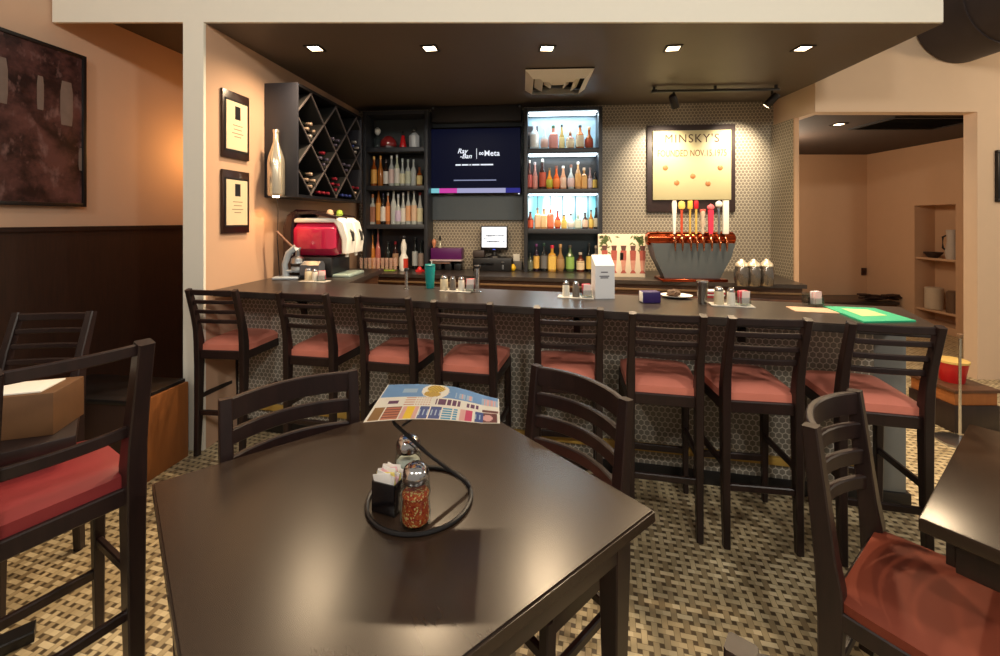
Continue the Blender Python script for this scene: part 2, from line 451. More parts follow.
# air diffuser
x, y, z = at(557, 79, F*(ZCEIL-EYE)/(HY-79))
t = thing('air_diffuser', 'square white stepped air diffuser in the dark bar ceiling', 'air vent', (x, y, ZCEIL), -.05)
def ring_frustum(bm, a0, a1, z0, z1, th=.006):
    o = [bm.verts.new((sx*a0, sy*a0, z0)) for sx, sy in ((-1, -1), (1, -1), (1, 1), (-1, 1))]
    i = [bm.verts.new((sx*a1, sy*a1, z1)) for sx, sy in ((-1, -1), (1, -1), (1, 1), (-1, 1))]
    for k in range(4): bm.faces.new((o[k], o[(k+1) % 4], i[(k+1) % 4], i[k]))
b = bm_(); bx(b, (0, 0, -.003), (.60, .60, .006)); obj('back_plate', b, M['matte_black'], t)
for k, (a0, a1) in enumerate(((.30, .23), (.21, .14), (.12, .06))):
    b = bm_(); ring_frustum(b, a0, a1, -.012, -.075); ring_frustum(b, a0-.004, a1-.004, -.012, -.072)
    obj('louvre_cone', b, M['white'], t, smooth=False)
# dark vent in the back room ceiling
x, y, z = at(915, 123, F*(2.63-EYE)/(HY-123))
t = thing('ceiling_grille', 'long dark air grille in the ceiling beyond the right opening', 'air vent', (x, y, 2.63), 0)
b = bm_()
for sx, sy, w_, h_ in ((0, .28, 1.0, .04), (0, -.28, 1.0, .04), (.48, 0, .04, .52), (-.48, 0, .04, .52)): bx(b, (sx, sy, -.008), (w_, h_, .016))
obj('frame', b, M['matte_black'], t)
b = bm_()
for k in range(9): bx(b, (0, -.24+k*.06, -.006), (.94, .03, .004), mat=Matrix.Rotation(.5, 4, 'X'))
bx(b, (0, 0, -.001), (.94, .54, .002)); obj('blades', b, M['matte_black'], t)
# round duct above the opening
b = bm_(); R = .435
prof = [(R*math.cos(2*PI*i/48), R*math.sin(2*PI*i/48)) for i in range(48)]
for k in range(9):
    y0 = 4.10-k*.45
    tube(b, [(0, y0, 0), (0, y0-.435, 0)], R, 48)
    tube(b, [(0, y0-.435, 0), (0, y0-.45, 0)], R+.012, 48)
o = obj('air_duct', b, M['duct'], loc=(4.43, 0, 3.50)); tag(o, 'big round dark air duct hanging above the right opening', 'duct')
# track light
x0_, y0_, _ = at(652, 91, 4.24); x1_, y1_, _ = at(779, 93, 4.18)
t = thing('track_light', 'black track light with two heads above the framed sign', 'track light', ((x0_+x1_)/2, (y0_+y1_)/2, 2.835), math.atan2(y1_-y0_, x1_-x0_))
L_ = math.hypot(x1_-x0_, y1_-y0_)
b = bm_(); bx(b, (0, 0, 0), (L_, .036, .022), .004); bx(b, (-L_/2+.02, 0, .0), (.05, .05, .03), .004)
obj('rail', b, M['black'], t)
b = bm_()
for sx in (-L_/2+.02, 0, L_/2-.03): bx(b, (sx, 0, .028), (.02, .02, .036))
obj('mount', b, M['black'], t)
sgx, sgy = wp(690, .05)
for hx in (675, 771):
    lx = (at(hx, 100, 4.2)[0]-(x0_+x1_)/2)
    hd = bpy.data.objects.new('lamp_head', None)
    b = bm_(); tube(b, [(lx, 0, -.01), (lx, 0, -.06)], .012, 10)
    dirv = Vector((2.2-(lx+(x0_+x1_)/2), .62, -.75)).normalized()
    p0 = Vector((lx, 0, -.10))-dirv*.07; p1 = Vector((lx, 0, -.10))+dirv*.07
    tube(b, [p0, p0+dirv*.01, p1-dirv*.004, p1], [.028, .036, .040, .038], 16)
    h = obj('lamp_head', b, M['black'], t)
    b = bm_(); tube(b, [p1, p1+dirv*.003], .032, 16); obj('bulb', b, LENS, h)
    wpos = t.matrix_basis @ (p1+dirv*.02)
    lamp('SPOT', wpos, 92, (1, .86, .64), target=(1.82 if hx == 675 else 2.62, sgy, 2.22), size=.03, angle=80, blend=.9)

# ------------------------------------------------------------------ things on the left walls
ALC_R = -math.atan(.13)
def alcove_pt(px, off=.02):
    d = 3.4/((HX-px)/F+.13); return (alc_x(d)+off, d)
p0 = alcove_pt(-30); p1 = alcove_pt(80)
pl = math.hypot(p1[0]-p0[0], p1[1]-p0[1]); cx, cy = (p0[0]+p1[0])/2, (p0[1]+p1[1])/2
zt_, zb_ = zat(57, p1[1]), zat(207, p1[1])
t = thing('framed_painting', 'large dark crowd painting in a thin black frame on the left wall', 'painting', (cx, cy, (zt_+zb_)/2), ALC_R)
hh = zt_-zb_
k = NT('crowd painting')
vv = k.obj((1, 6, 6)); n1 = k.noise(vv, .9, 4, .65); n2 = k.noise(k.obj((1, 14, 8)), 1.0, 3, .6)
c = k.mix(k.ramp(n1, .38, .62), lin((32, 20, 24)), lin((96, 62, 60)))
c = k.mix(k.ramp(n2, .56, .72), c, lin((120, 92, 90))); k.set(Base_Color=c, Roughness=.35)
b = bm_(); bx(b, (.012, 0, 0), (.02, pl-.04, hh-.04)); cv_ = obj('canvas', b, k.m, t)
for yy, zz_, h_, w_ in ((.17, .17, .30, .10), (.02, .20, .22, .05), (-.18, .22, .28, .09), (.27, -.2, .16, .07), (-.30, .1, .25, .07)):
    b = bm_(); tube(b, [(.0225, yy, zz_-h_/2), (.0225, yy, zz_-h_/4), (.0225, yy, zz_+h_/4), (.0225, yy, zz_+h_/2)], [w_*.32, w_*.38, w_*.38, w_*.28], 12)
    for v in b.verts: v.co.x = .0225+(v.co.x-.0225)*.02
    obj('painted_figure', b, plain((136, 120, 112), .4, var=.4, scale=16), cv_)
b = bm_()
for yy, zz_, sy, sz in ((pl/2-.012, 0, .024, hh), (-pl/2+.012, 0, .024, hh), (0, hh/2-.012, pl-.04, .024), (0, -hh/2+.012, pl-.04, .024)): bx(b, (.016, yy, zz_), (.036, sy, sz), .003)
obj('frame', b, M['black'], t)

def left_pt(px, off=0.0):
    # x = wall_x(d)+off and px
    k_ = (px-HX)/F; d = (-1.996-.1167*2.85+off)/(k_-.1167); return (wall_x(d)+off, d)
def certificate(top, bot, label):
    a = left_pt(220); c = left_pt(247); L = math.hypot(a[0]-c[0], a[1]-c[1])
    m = ((a[0]+c[0])/2, (a[1]+c[1])/2); H = (bot-top)/F*m[1]*.94; z = zat((top+bot)/2, m[1])
    t = thing('framed_certificate', label, 'framed certificate', (m[0]+.002, m[1], z), -math.atan(.1167), 'framed certificates on the partition wall')
    b = bm_(); bx(b, (.009, 0, 0), (.018, L, H), .003); obj('plaque', b, plain((44, 24, 20), .3, var=.2), t)
    b = bm_(); bx(b, (.0195, 0, -.005), (.004, L*.86, H*.78)); obj('mount', b, M['black'], t)
    b = bm_(); bx(b, (.022, 0, -.005), (.003, L*.78, H*.72)); pp = obj('paper', b, plain((226, 206, 172), .6, var=.05), t)
    b = bm_(); bx(b, (.0238, L*.02, H*.19), (.001, L*.2, H*.2))
    obj('crest', b, M['black'], pp)
    b = bm_()
    for q, (w_, zq) in enumerate(((.36, .0), (.3, -.06), (.42, -.12), (.25, -.17))): bx(b, (.0238, L*.02, H*zq), (.001, L*w_, H*.012))
    obj('print_lines', b, plain((140, 120, 96), .6), pp)
certificate(91, 161, 'upper of two framed certificates on the peach wall beside the wine rack')
certificate(169, 235, 'lower of two framed certificates on the peach wall beside the wine rack')

# ------------------------------------------------------------------ wine rack
rk0 = left_pt(264); L_R, H_R, D_R = 1.20, .93, .285
rz_l = -math.atan(.1167)
RK = thing('wine_rack', 'black hanging wine rack with diamond lattice on the partition wall', 'wine rack', (rk0[0]+.003, rk0[1], 1.735), rz_l)
b = bm_(); bx(b, (D_R/2, .012, H_R/2), (D_R, .024, H_R), .002); obj('side_panel', b, plain((44, 44, 52), .45, var=.15), RK)
b = bm_(); bx(b, (D_R/2, L_R-.012, H_R/2), (D_R, .024, H_R), .002); obj('side_panel', b, plain((44, 44, 52), .45, var=.15), RK)
b = bm_(); bx(b, (D_R/2, L_R/2, .012), (D_R, L_R-.048, .024)); obj('bottom_panel', b, M['black'], RK)
b = bm_(); bx(b, (D_R/2, L_R/2, H_R-.012), (D_R, L_R-.048, .024)); obj('top_panel', b, M['black'], RK)
b = bm_(); bx(b, (.006, L_R/2, H_R/2), (.012, L_R-.048, H_R-.048)); obj('back_panel', b, M['matte_black'], RK)
b = bm_()
def clip_line(c, sgn):
    # h = c + sgn*s inside [0.024, L]x[0.024,H]
    lo_s, hi_s, lo_h, hi_h = .024, L_R-.024, .024, H_R-.024
    ss = [lo_s, hi_s]
    if sgn > 0: a, e = lo_h-c, hi_h-c
    else: a, e = c-hi_h, c-lo_h
    s0, s1 = max(lo_s, a), min(hi_s, e)
    return (s0, s1) if s1-s0 > .05 else None
for kk in range(-4, 6):
    for sg in (1, -1):
        r = clip_line(.25+.43*kk, sg)
        if r:
            a = Vector((D_R/2, r[0], .25+.43*kk+sg*r[0])); c = Vector((D_R/2, r[1], .25+.43*kk+sg*r[1]))
            rsweep(b, [a, c], D_R-.03, .011, up=(0, -sg, 1), bev=.001)
            off_ = Vector((D_R/2-.010, 0, 0)); rsweep(b, [a+off_, c+off_], .010, .013, up=(0, -sg, 1), bev=.001, mi=1)
obj('lattice', b, [M['matte_black'], plain((92, 84, 84), .45, var=.15)], RK)  # rack's inner shade put into the colour: black boards, paler front edges
# wine bottles lying in it, necks outward
def wine_bottle_mesh(cap, body):
    b = bm_()
    prof = [(0, 0), (.034, .0), (.036, .012), (.036, .15), (.030, .175), (.014, .205), (.0125, .235)]
    lathe(b, prof, 14)
    lathe(b, [(.0145, .215), (.0145, .262), (.013, .266), (0, .266)], 12, mi=1)
    bmesh.ops.transform(b, matrix=Matrix.Rotation(PI/2, 4, 'Y'), verts=b.verts[:])
    return b
wm = []
for cap_rgb in ((196, 170, 150), (150, 40, 56), (96, 90, 110), (60, 74, 150), (200, 190, 184)):
    m_ = bpy.data.meshes.new('wine_bottle'); bb = wine_bottle_mesh(None, None); bb.to_mesh(m_); bb.free()
    m_.materials.append(plain((18, 22, 18), .12, var=.1)); m_.materials.append(plain(cap_rgb, .3, .5, var=.1))
    for p in m_.polygons: p.use_smooth = True
    wm.append(m_)
cells = [((.215, .25), 'lower diamond nearest the camera', 4, 0), ((.43, .465), 'middle diamond just left of centre', 4, 2), ((.215, .68), 'upper diamond nearest the camera', 4, 0),
         ((.645, .25), 'lower diamond at the middle', 4, 1), ((.645, .68), 'upper diamond at the middle', 3, 2), ((.86, .465), 'middle diamond right of centre', 3, 2),
         ((1.075-.02, .25), 'lower diamond farthest from the camera', 3, 1), ((1.075-.02, .68), 'upper diamond farthest from the camera', 4, 4)]
rkm = RK.matrix_basis.copy()
for (s, h), where, n, ci in cells:
    for q, (i, j) in enumerate(((0, 0), (1, 0), (0, 1), (1, 1))[:n]):
        r2 = math.sqrt(.5); u = .0435+.0745*i; v = .0435+.0745*j
        ds, dh = (u-v)*r2, (u+v)*r2
        y_, z_ = s+ds, h-.215+dh+.006
        o = bpy.data.objects.new('wine_bottle', wm[ci if random.random() < .8 else (ci+4) % 5]); COL.objects.link(o)
        o.location = rkm @ Vector((.016+random.uniform(0, .006), y_, z_)); o.rotation_euler = (0, 0, rz_l)
        tag(o, '%s wine bottle in the %s of the black rack' % (('lowest', 'right-hand', 'left-hand', 'topmost')[q], where), 'wine bottle', 'wine bottles lying in the black rack')
for s, where, ci in ((.43, 'left half diamond on the floor of the black rack', 1), (.86, 'right half diamond on the floor of the black rack', 3)):
    for q, ds in enumerate((-.078, 0, .078)):
        o = bpy.data.objects.new('wine_bottle', wm[ci]); COL.objects.link(o)
        o.location = rkm @ Vector((.017, s+ds, .024+.0365)); o.rotation_euler = (0, 0, rz_l)
        tag(o, '%s wine bottle in the %s' % (('near', 'middle', 'far')[q], where), 'wine bottle', 'wine bottles lying in the black rack')
# silver bottle lamp on the side of the rack
px_, d_ = 276, rk0[1]-.062
x, y, z = at(px_, 196, d_)
t = thing('bottle_lamp', 'silver bottle-shaped wall lamp on the side of the wine rack', 'wall lamp', (x, y, z), 0)
b = bm_(); lathe(b, [(0, 0), (.055, 0), (.062, .01), (.064, .02), (.064, .26), (.058, .31), (.036, .38), (.022, .43), (.020, .50), (.024, .505), (.024, .53), (0, .532)], 24)
obj('bottle_shade', b, M['silver'], t)
b = bm_(); bx(b, (0, .054, .2), (.05, .016, .09), .003); obj('bracket', b, M['black'], t)
b = bm_(); lathe(b, [(0, -.012), (.022, -.012), (.026, 0), (0, .001)], 14); obj('bulb', b, LENS, t)
b = bm_(); xc = x+.01; tube(b, [(-.02, .056, .0), (-.012, .056, -.12), (-.02, .056, -.34), (-.0, .05, -.60), (.01, .045, -.655)], .004, 6); obj('cord', b, M['black'], t)
lamp('SPOT', (x, y, z-.03), 5, AMBER, target=(x-.06, y+.02, 0), size=.03, angle=140, blend=.9)

# ================================================================== BAR
FL = (-1.972, 2.902); FR = (1.95, 1.856); BR = (2.089, 2.378); IC = (-1.15, 3.243)
BDIR = Vector((.966, -.258)); BN = Vector((.258, .966))
bar_ang = math.atan2(-.258, .966)
b = bm_()
prism(b, [FL, FR, (2.22, 2.35), BR, IC, (-1.15, 4.2), (wall_x(4.2)+.004, 4.2)], ZB-.042, ZB)
es = [e for e in b.edges if all(v.co.z > ZB-.001 for v in e.verts) or all(v.co.z < ZB-.04 for v in e.verts)]
bmesh.ops.bevel(b, geom=es, offset=.005, segments=2, affect='EDGES')
o = obj('bar_worktop', b, M['bar_wood'], smooth=False); tag(o, 'long dark wooden bar top running across behind the stools', 'bar top')
# bar front: local X along the front face, local +Y away from the camera
A_ = Vector((-1.955, 3.165)); B_ = Vector((2.06, 2.311)); bl = (B_-A_).length; ba = math.atan2(B_.y-A_.y, B_.x-A_.x)
t = thing('bar_counter', 'hexagon tiled bar front with a grey end panel below the bar top', 'bar front', (A_.x, A_.y, 0), ba)
def along(X): return (X-A_.x)/math.cos(ba)
gx = along(2.0)
cut = bl-.02
b = bm_(); bx(b, (cut/2, .05, (ZB-.042+.08)/2+.0), (cut, .10, ZB-.042-.08)); obj('tiled_panel', b, M['hexbar'], t, smooth=False)
b = bm_(); bx(b, (cut+(bl+.13-cut)/2, .05, (ZB-.042+.08)/2), (bl+.13-cut, .104, ZB-.042-.08), .003); obj('end_panel', b, M['grey_panel'], t)
b = bm_(); bx(b, ((bl+.15)/2, .055, .04), (bl+.15, .13, .08), .003); obj('kick_board', b, M['black'], t)
b = bm_(); bx(b, (cut/2, -.011, .185), (cut-.02, .022, .045), .003); obj('foot_ledge', b, M['yellow_wood'], t)
for k_, px in enumerate((305, 438, 577, 741)):
    # brackets under the overhang
    kk = (px-HX)/F; tt = (-A_.x+kk*A_.y)/( (B_-A_).normalized().x-kk*(B_-A_).normalized().y)
    b = bm_(); zt = ZB-.043
    rsweep(b, [(tt, .0, zt-.16), (tt, -.02, zt-.09), (tt, -.08, zt-.03), (tt, -.20, zt-.012)], .035, [.03, .04, .03, .022], up=(0, -.7, .7))
    bx(b, (tt, -.008, zt-.09), (.04, .016, .18), .002); bx(b, (tt, -.11, zt-.006), (.04, .20, .012), .002)
    obj('bracket', b, M['black'], t)
# return counter base along the left wall
b = bm_(); prism(b, [(wall_x(3.2)+.01, 3.2), (-1.2, 3.34), (-1.2, 4.18), (wall_x(4.18)+.01, 4.18)], 0, ZB-.043)
o = obj('return_cabinet', b, M['cabinet_wood'], smooth=False); tag(o, 'wooden cabinet under the left return of the bar top', 'cabinet')

# ------------------------------------------------------------------ back counter
def bc_front(x): return 4.33-.2*x
BCX0, BCX1 = -1.72, 2.74
b = bm_(); prism(b, [(BCX0, bc_front(BCX0)), (BCX1, bc_front(BCX1)), (BCX1+.24, 4.745), (BCX0, WA-WB*BCX0-.005)], ZC-.035, ZC)
o = obj('back_counter', b, M['bar_wood'], smooth=False); tag(o, 'dark back counter along the tiled wall behind the bar', 'counter')
t = thing('back_cabinet', 'brown wooden cabinets under the back counter', 'cabinet', (BCX0, bc_front(BCX0)+.03, 0), -math.atan(.2))
bl2 = (BCX1-BCX0)/math.cos(math.atan(.2))
b = bm_(); bx(b, (bl2/2, .2, (ZC-.036)/2+.04), (bl2-.02, .36, ZC-.036-.08)); obj('carcass', b, M['cabinet_wood'], t, smooth=False)
for i in range(7):
    wd = (bl2-.04)/7
    b = bm_(); bx(b, (.02+wd*(i+.5), .01, .47), (wd-.012, .022, .72), .004); dd = obj('door', b, M['cabinet_wood'], t)
    b = bm_(); tube(b, [(.02+wd*(i+.5)-.08, -.025, .78), (.02+wd*(i+.5)+.08, -.025, .78)], .006, 8)
    for q in (-.07, .07): tube(b, [(.02+wd*(i+.5)+q, -.025, .78), (.02+wd*(i+.5)+q, .0, .78)], .005, 8)
    obj('handle', b, M['gold'], dd)
b = bm_(); bx(b, (bl2/2, -.008, .885), (bl2-.03, .016, .02), .003); obj('metal_rail', b, plain((112, 86, 58), .45), t)

# ------------------------------------------------------------------ shelf units on the back wall
SHELF_D = .27
def shelf_unit(label, pxl, pxr, boards, ztop, backs, led):
    xl, yl = wp(pxl, SHELF_D); xr, yr = wp(pxr, SHELF_D)
    W_ = math.hypot(xr-xl, yr-yl)
    # local frame: x along wall from left front corner, +y to the wall
    t = thing('back_bar_shelf', label, 'shelf unit', (xl, yl, ZC), RW)
    dp = SHELF_D*.985; H_ = ztop-ZC
    fr = plain((50, 52, 58), .45, var=.15)
    for sx in (.02, W_-.02):
        b = bm_(); bx(b, (sx, dp/2, H_/2), (.04, dp, H_), .003); obj('side_panel', b, fr, t)
    b = bm_(); bx(b, (W_/2, dp/2, H_-.02), (W_-.08, dp, .04)); obj('top_panel', b, fr, t)
    lv = [0]+[z-ZC for z in boards]+[H_-.04]
    for z in boards:
        b = bm_(); bx(b, (W_/2, dp/2, z-ZC-.026), (W_-.08, dp, .052), .003); obj('shelf_board', b, fr, t)
    for i, bmt in enumerate(backs):
        z0 = lv[i]; z1 = lv[i+1]-(.052 if i < len(lv)-2 else 0)
        b = bm_(); bx(b, (W_/2, dp-.006, (z0+z1)/2), (W_-.08, .010, z1-z0-.002)); obj('back_panel', b, bmt, t, smooth=False)
    for i, e in led:
        z1 = lv[i+1]-(.052 if i < len(lv)-2 else 0)
        for q, yy in enumerate((.05, .17)):
            b = bm_(); bx(b, (W_/2, yy, z1-.008), (W_-.10, .018, .014), .003); obj('light_strip', b, LED, t)
        lamp('AREA', (W_/2, .07, z1-.02), e, COOL, target=(W_/2, .14, z1-1.0), size=W_-.12, sy=.05, parent=t)
    return t
LED = glow((226, 246, 255), 5, 'cool light strip')
darkback = plain((30, 32, 36), .3, var=.2)
pale_reflection = plain((176, 206, 222), .35, var=.2, scale=3)  # bright reflection in the mirrored shelf back put into the pale colour
k = NT('painted mirror reflection panel')
s_ = k.n('ShaderNodeSeparateXYZ'); k.link(k.obj(), s_.inputs[0])
q_ = k.math('WRAP', k.math('MULTIPLY', s_.outputs['X'], 1/.145), 1, 0)
seam = k.math('LESS_THAN', q_, .10)
nz = k.noise(k.obj((7, 1, 1)), 1.0, 1)
c = k.mix(k.ramp(nz, .4, .6), lin((120, 206, 214)), lin((236, 242, 240))); c = k.mix(seam, c, lin((60, 96, 104)))
k.set(Base_Color=c, Roughness=.35); cyan_reflection = k.m  # window reflection in the mirrored back painted as cyan and white, with seams
tealback = plain((34, 52, 62), .35, var=.2)
LZ = [zat(187-3, 4.87), zat(147-1, 4.87)]
SL = shelf_unit('dark bottle shelf unit left of the television', 362.5, 427.5, [1.50, 1.945, 2.385], 2.80, [darkback, darkback, darkback, plain((78, 84, 86), .3, var=.2)], [])
SR = shelf_unit('dark bottle shelf unit right of the television with cool lights', 524, 602.5, [1.452, 1.896, 2.345], 2.80, [tealback, cyan_reflection, darkback, pale_reflection], [(3, 6.0), (2, 2.6), (1, 6.5)])

# ------------------------------------------------------------------ bottles
def bottle(label, group, loc, H, Rr, kind, liquid, labc, cap, rz=0.0, clear=False, name='liquor_bottle'):
    t = thing(name, label, 'bottle', loc, rz, group)
    sq = {'square': 1.0}.get(kind, 0)
    b = bm_()
    if kind == 'tall': prof = [(0, 0), (.92*Rr, 0), (Rr, .02*H), (Rr, .56*H), (.8*Rr, .64*H), (.38*Rr, .74*H), (.34*Rr, .92*H)]; lz = (.10, .56)
    elif kind == 'round': prof = [(0, 0), (.75*Rr, 0), (Rr, .12*H), (1.08*Rr, .3*H), (.95*Rr, .48*H), (.5*Rr, .62*H), (.32*Rr, .7*H), (.32*Rr, .9*H)]; lz = (.10, .46)
    elif kind == 'slim': prof = [(0, 0), (.9*Rr, 0), (Rr, .02*H), (Rr, .5*H), (.55*Rr, .66*H), (.4*Rr, .8*H), (.36*Rr, .92*H)]; lz = (.08, .50)
    elif kind == 'square': prof = [(0, 0), (.95*Rr, 0), (Rr, .02*H), (Rr, .6*H), (.85*Rr, .66*H), (.36*Rr, .72*H), (.36*Rr, .9*H)]; lz = (.08, .58)
    elif kind == 'squat': prof = [(0, 0), (.95*Rr, 0), (Rr, .04*H), (1.05*Rr, .5*H), (.9*Rr, .64*H), (.4*Rr, .74*H), (.36*Rr, .9*H)]; lz = (.10, .56)
    else: prof = [(0, 0), (Rr, 0), (Rr*.25, .8*H), (Rr*.22, .9*H)]; lz = (.2, .3)
    lathe(b, prof, 16, sq=sq)
    gm = glass(liquid, .06, 'bottle glass') if clear else plain(liquid, .12, var=.25, scale=18, name='bottle glass', coat=.5)
    obj('glass_body', b, gm, t)
    if labc:
        def rad(z):
            z *= H
            for (r0, z0), (r1, z1) in zip(prof[1:], prof[2:]):
                if z0 <= z <= z1: return r0+(r1-r0)*(z-z0)/max(1e-6, z1-z0)
            return Rr
        b = bm_(); zs = [lz[0]+(lz[1]-lz[0])*i/4 for i in range(5)]
        lathe(b, [(rad(z)+.0012, z*H) for z in zs], 16, sq=sq)
        # keep only the open band
        bmesh.ops.delete(b, geom=[f for f in b.faces if len(f.verts) > 4], context='FACES_ONLY')
        obj('paper_label', b, plain(labc, .6, var=.2, scale=45), t)
    b = bm_(); rn = prof[-1][0]*1.25; z0 = prof[-1][1]-.02*H
    lathe(b, [(rn, z0), (rn*1.05, H*.985), (rn*.9, H), (0, H)], 12); obj('cap', b, plain(cap, .35, .1, var=.1), t)
    return t
CL = (226, 232, 230)
def row(spec, group, where, boards_z, off, ybase):
    n = len(spec)
    for i, (px, ytop, kind, hw, liquid, labc, cap, desc) in enumerate(spec):
        x, y = wp(px, off+random.uniform(-.012, .012))
        H = max(.10, (ybase-ytop)/F*y); gap = min([abs(px-q[0]) for q in spec if q is not spec[i]]); Rr = min(1.14*hw, .47*gap if gap > 4.6 else hw)/F*y
        bottle('%s, %s %s' % (desc, nth(i, n), where), group, (x, y, boards_z), H, Rr, kind, liquid, labc, cap, random.uniform(-.3, .3), clear=(liquid == CL))
BLK = (24, 22, 22); CRM = (236, 216, 176); AMB = (150, 74, 22); DRK = (38, 22, 16); PNK = (226, 150, 136); WHT = (240, 236, 228); ORG = (232, 120, 44); GRN = (40, 66, 34); YEL = (232, 196, 96)
row([(534.4, 122, 'tall', 4.0, CL, WHT, (220, 214, 206), 'clear bottle with white label before a dark carton'),
     (544.4, 126, 'round', 3.2, CL, (238, 196, 180), (210, 190, 180), 'rounded bottle with pinkish white label'),
     (553.3, 125, 'square', 3.8, (196, 120, 96), PNK, GRN, 'square bottle with pink labels and green neck'),
     (561.8, 124, 'slim', 2.4, (180, 150, 80), (240, 222, 150), BLK, 'slim bottle with spotted cream label'),
     (570.3, 131, 'squat', 4.2, AMB, CRM, (210, 180, 160), 'short wide amber bottle with cream label'),
     (580, 125, 'tall', 3.8, (176, 96, 40), CRM, BLK, 'tall amber bottle with black cap'),
     (589, 127, 'round', 3.4, AMB, (176, 70, 40), (190, 140, 90), 'round amber bottle with cork stopper')],
    'bottles on the top shelf of the right unit', 'on right unit top shelf', 2.345, .14, 149.5)
row([(529.5, 159, 'slim', 2.6, (90, 40, 34), (224, 110, 100), (230, 214, 200), 'slim bottle with red label and pale cap'),
     (535, 161, 'slim', 2.6, (190, 130, 120), PNK, (190, 170, 170), 'slim bottle with pink label'),
     (542.6, 158, 'tall', 3.2, (60, 30, 20), (196, 84, 56), (206, 200, 180), 'tall dark bottle with red label'),
     (549.5, 167, 'round', 2.9, (220, 130, 40), (190, 190, 60), (90, 70, 30), 'orange bottle with yellow green label'),
     (556.4, 165, 'round', 3.2, (232, 92, 26), (240, 130, 60), (120, 50, 20), 'bright orange bottle with matching label'),
     (563.2, 165, 'slim', 2.7, (226, 160, 120), (244, 206, 176), (230, 220, 210), 'pale peach tall bottle'),
     (571, 164, 'round', 4.4, CL, (238, 204, 196), (140, 90, 70), 'bulbous clear bottle with pale label'),
     (578, 161, 'tall', 2.8, (214, 160, 110), (240, 180, 104), (226, 210, 200), 'tall bottle with apricot label'),
     (584, 167, 'square', 3.2, (206, 150, 90), (244, 188, 112), (230, 200, 170), 'squat bottle with apricot label'),
     (590, 167, 'slim', 2.2, (160, 130, 130), (222, 206, 220), (120, 90, 80), 'narrow bottle with lavender label'),
     (595, 170, 'slim', 2.4, (46, 34, 24), YEL, BLK, 'dark bottle with yellow label and black cap')],
    'bottles on the second shelf of the right unit', 'on right unit second shelf', 1.896, .14, 188.7)
row([(530.4, 211, 'slim', 2.7, (120, 40, 20), (236, 104, 66), (40, 30, 30), 'bottle with orange red label'),
     (537.6, 207, 'square', 3.4, (200, 140, 84), (240, 196, 150), (90, 70, 60), 'square bottle with pale peach label'),
     (544, 208, 'square', 2.9, (206, 150, 84), (244, 206, 150), (130, 90, 50), 'square bottle with cream peach label'),
     (550.5, 206, 'square', 3.6, (200, 80, 40), (238, 122, 80), (236, 224, 210), 'coral labelled bottle with white cap'),
     (557.6, 210, 'round', 3.0, (170, 40, 22), (230, 130, 60), (90, 30, 24), 'red bottle with yellow orange label'),
     (564, 214, 'slim', 2.4, (214, 160, 70), YEL, (60, 50, 30), 'slender yellow bottle'),
     (570.8, 213, 'round', 3.1, CL, (236, 222, 206), (80, 60, 50), 'clear bottle with round dark emblem'),
     (578, 214, 'square', 3.2, (150, 160, 130), (222, 226, 200), (180, 170, 150), 'pale green bottle with white label'),
     (585, 212, 'tall', 2.8, (70, 36, 24), (238, 206, 180), BLK, 'brown bottle with cream label and black cap'),
     (591, 209, 'slim', 2.6, (180, 110, 40), YEL, (50, 40, 30), 'amber bottle with golden label'),
     (596, 207, 'slim', 2.6, DRK, CRM, BLK, 'dark brown bottle with cream label')],
    'bottles on the third shelf of the right unit', 'on right unit third shelf', 1.452, .14, 228)
row([(530, 251, 'squat', 2.7, (60, 66, 54), (110, 116, 96), BLK, 'short grey green bottle'),
     (536.4, 242, 'tall', 3.0, (40, 24, 40), (226, 180, 90), (110, 50, 110), 'bottle with purple neck and yellow label'),
     (544, 241, 'tall', 3.0, (30, 34, 36), (110, 110, 112), (24, 60, 44), 'dark bottle with grey label and green neck'),
     (552.2, 243, 'square', 4.2, (200, 150, 60), (240, 200, 100), (206, 30, 66), 'square yellow labelled bottle with red wax neck'),
     (560.4, 242, 'round', 3.6, (150, 116, 76), (170, 136, 92), (190, 150, 100), 'tan bottle with embossed round body'),
     (570, 243, 'tall', 3.6, (70, 96, 54), (146, 186, 96), (70, 60, 50), 'green labelled bottle'),
     (580.4, 250, 'squat', 3.4, (96, 44, 26), (240, 220, 186), (220, 210, 200), 'squat brown bottle with cream label'),
     (589.3, 241, 'tall', 3.0, (20, 18, 16), (224, 196, 96), BLK, 'black bottle with yellow label'),
     (596, 243, 'tall', 3.0, (150, 140, 130), (236, 214, 190), (230, 210, 190), 'pale bottle with cream label')],
    'bottles on the back counter in the right unit', 'on counter inside right unit', ZC, .16, 269)
row([(367, 156, 'tall', 2.8, DRK, (236, 160, 130), (226, 214, 200), 'dark bottle with salmon label and white cap'),
     (374, 154, 'tall', 3.4, AMB, (240, 180, 90), (236, 190, 110), 'amber bottle with golden label'),
     (380.5, 153, 'slim', 2.8, (176, 104, 36), None, (210, 150, 70), 'plain amber bottle'),
     (386, 157, 'squat', 3.6, (50, 34, 26), WHT, (60, 44, 40), 'dark bottle with broad white label'),
     (391.5, 153, 'tall', 2.8, CL, (240, 212, 206), WHT, 'clear bottle with pinkish white label'),
     (397, 152, 'tall', 3.0, (206, 214, 190), WHT, (222, 230, 226), 'milky bottle with white label'),
     (402.5, 156, 'round', 3.2, CL, (246, 240, 206), (200, 206, 206), 'clear bottle with round cream label'),
     (408, 157, 'tall', 2.6, CL, (220, 224, 200), (190, 196, 190), 'clear bottle with pale green label'),
     (413.5, 157, 'tall', 2.7, CL, None, (170, 176, 176), 'plain clear bottle'),
     (419.5, 165, 'squat', 2.7, AMB, (244, 220, 150), (120, 60, 20), 'small amber bottle with cream label')],
    'bottles on the second shelf of the left unit', 'on left unit second shelf', 1.945, .13, 184)
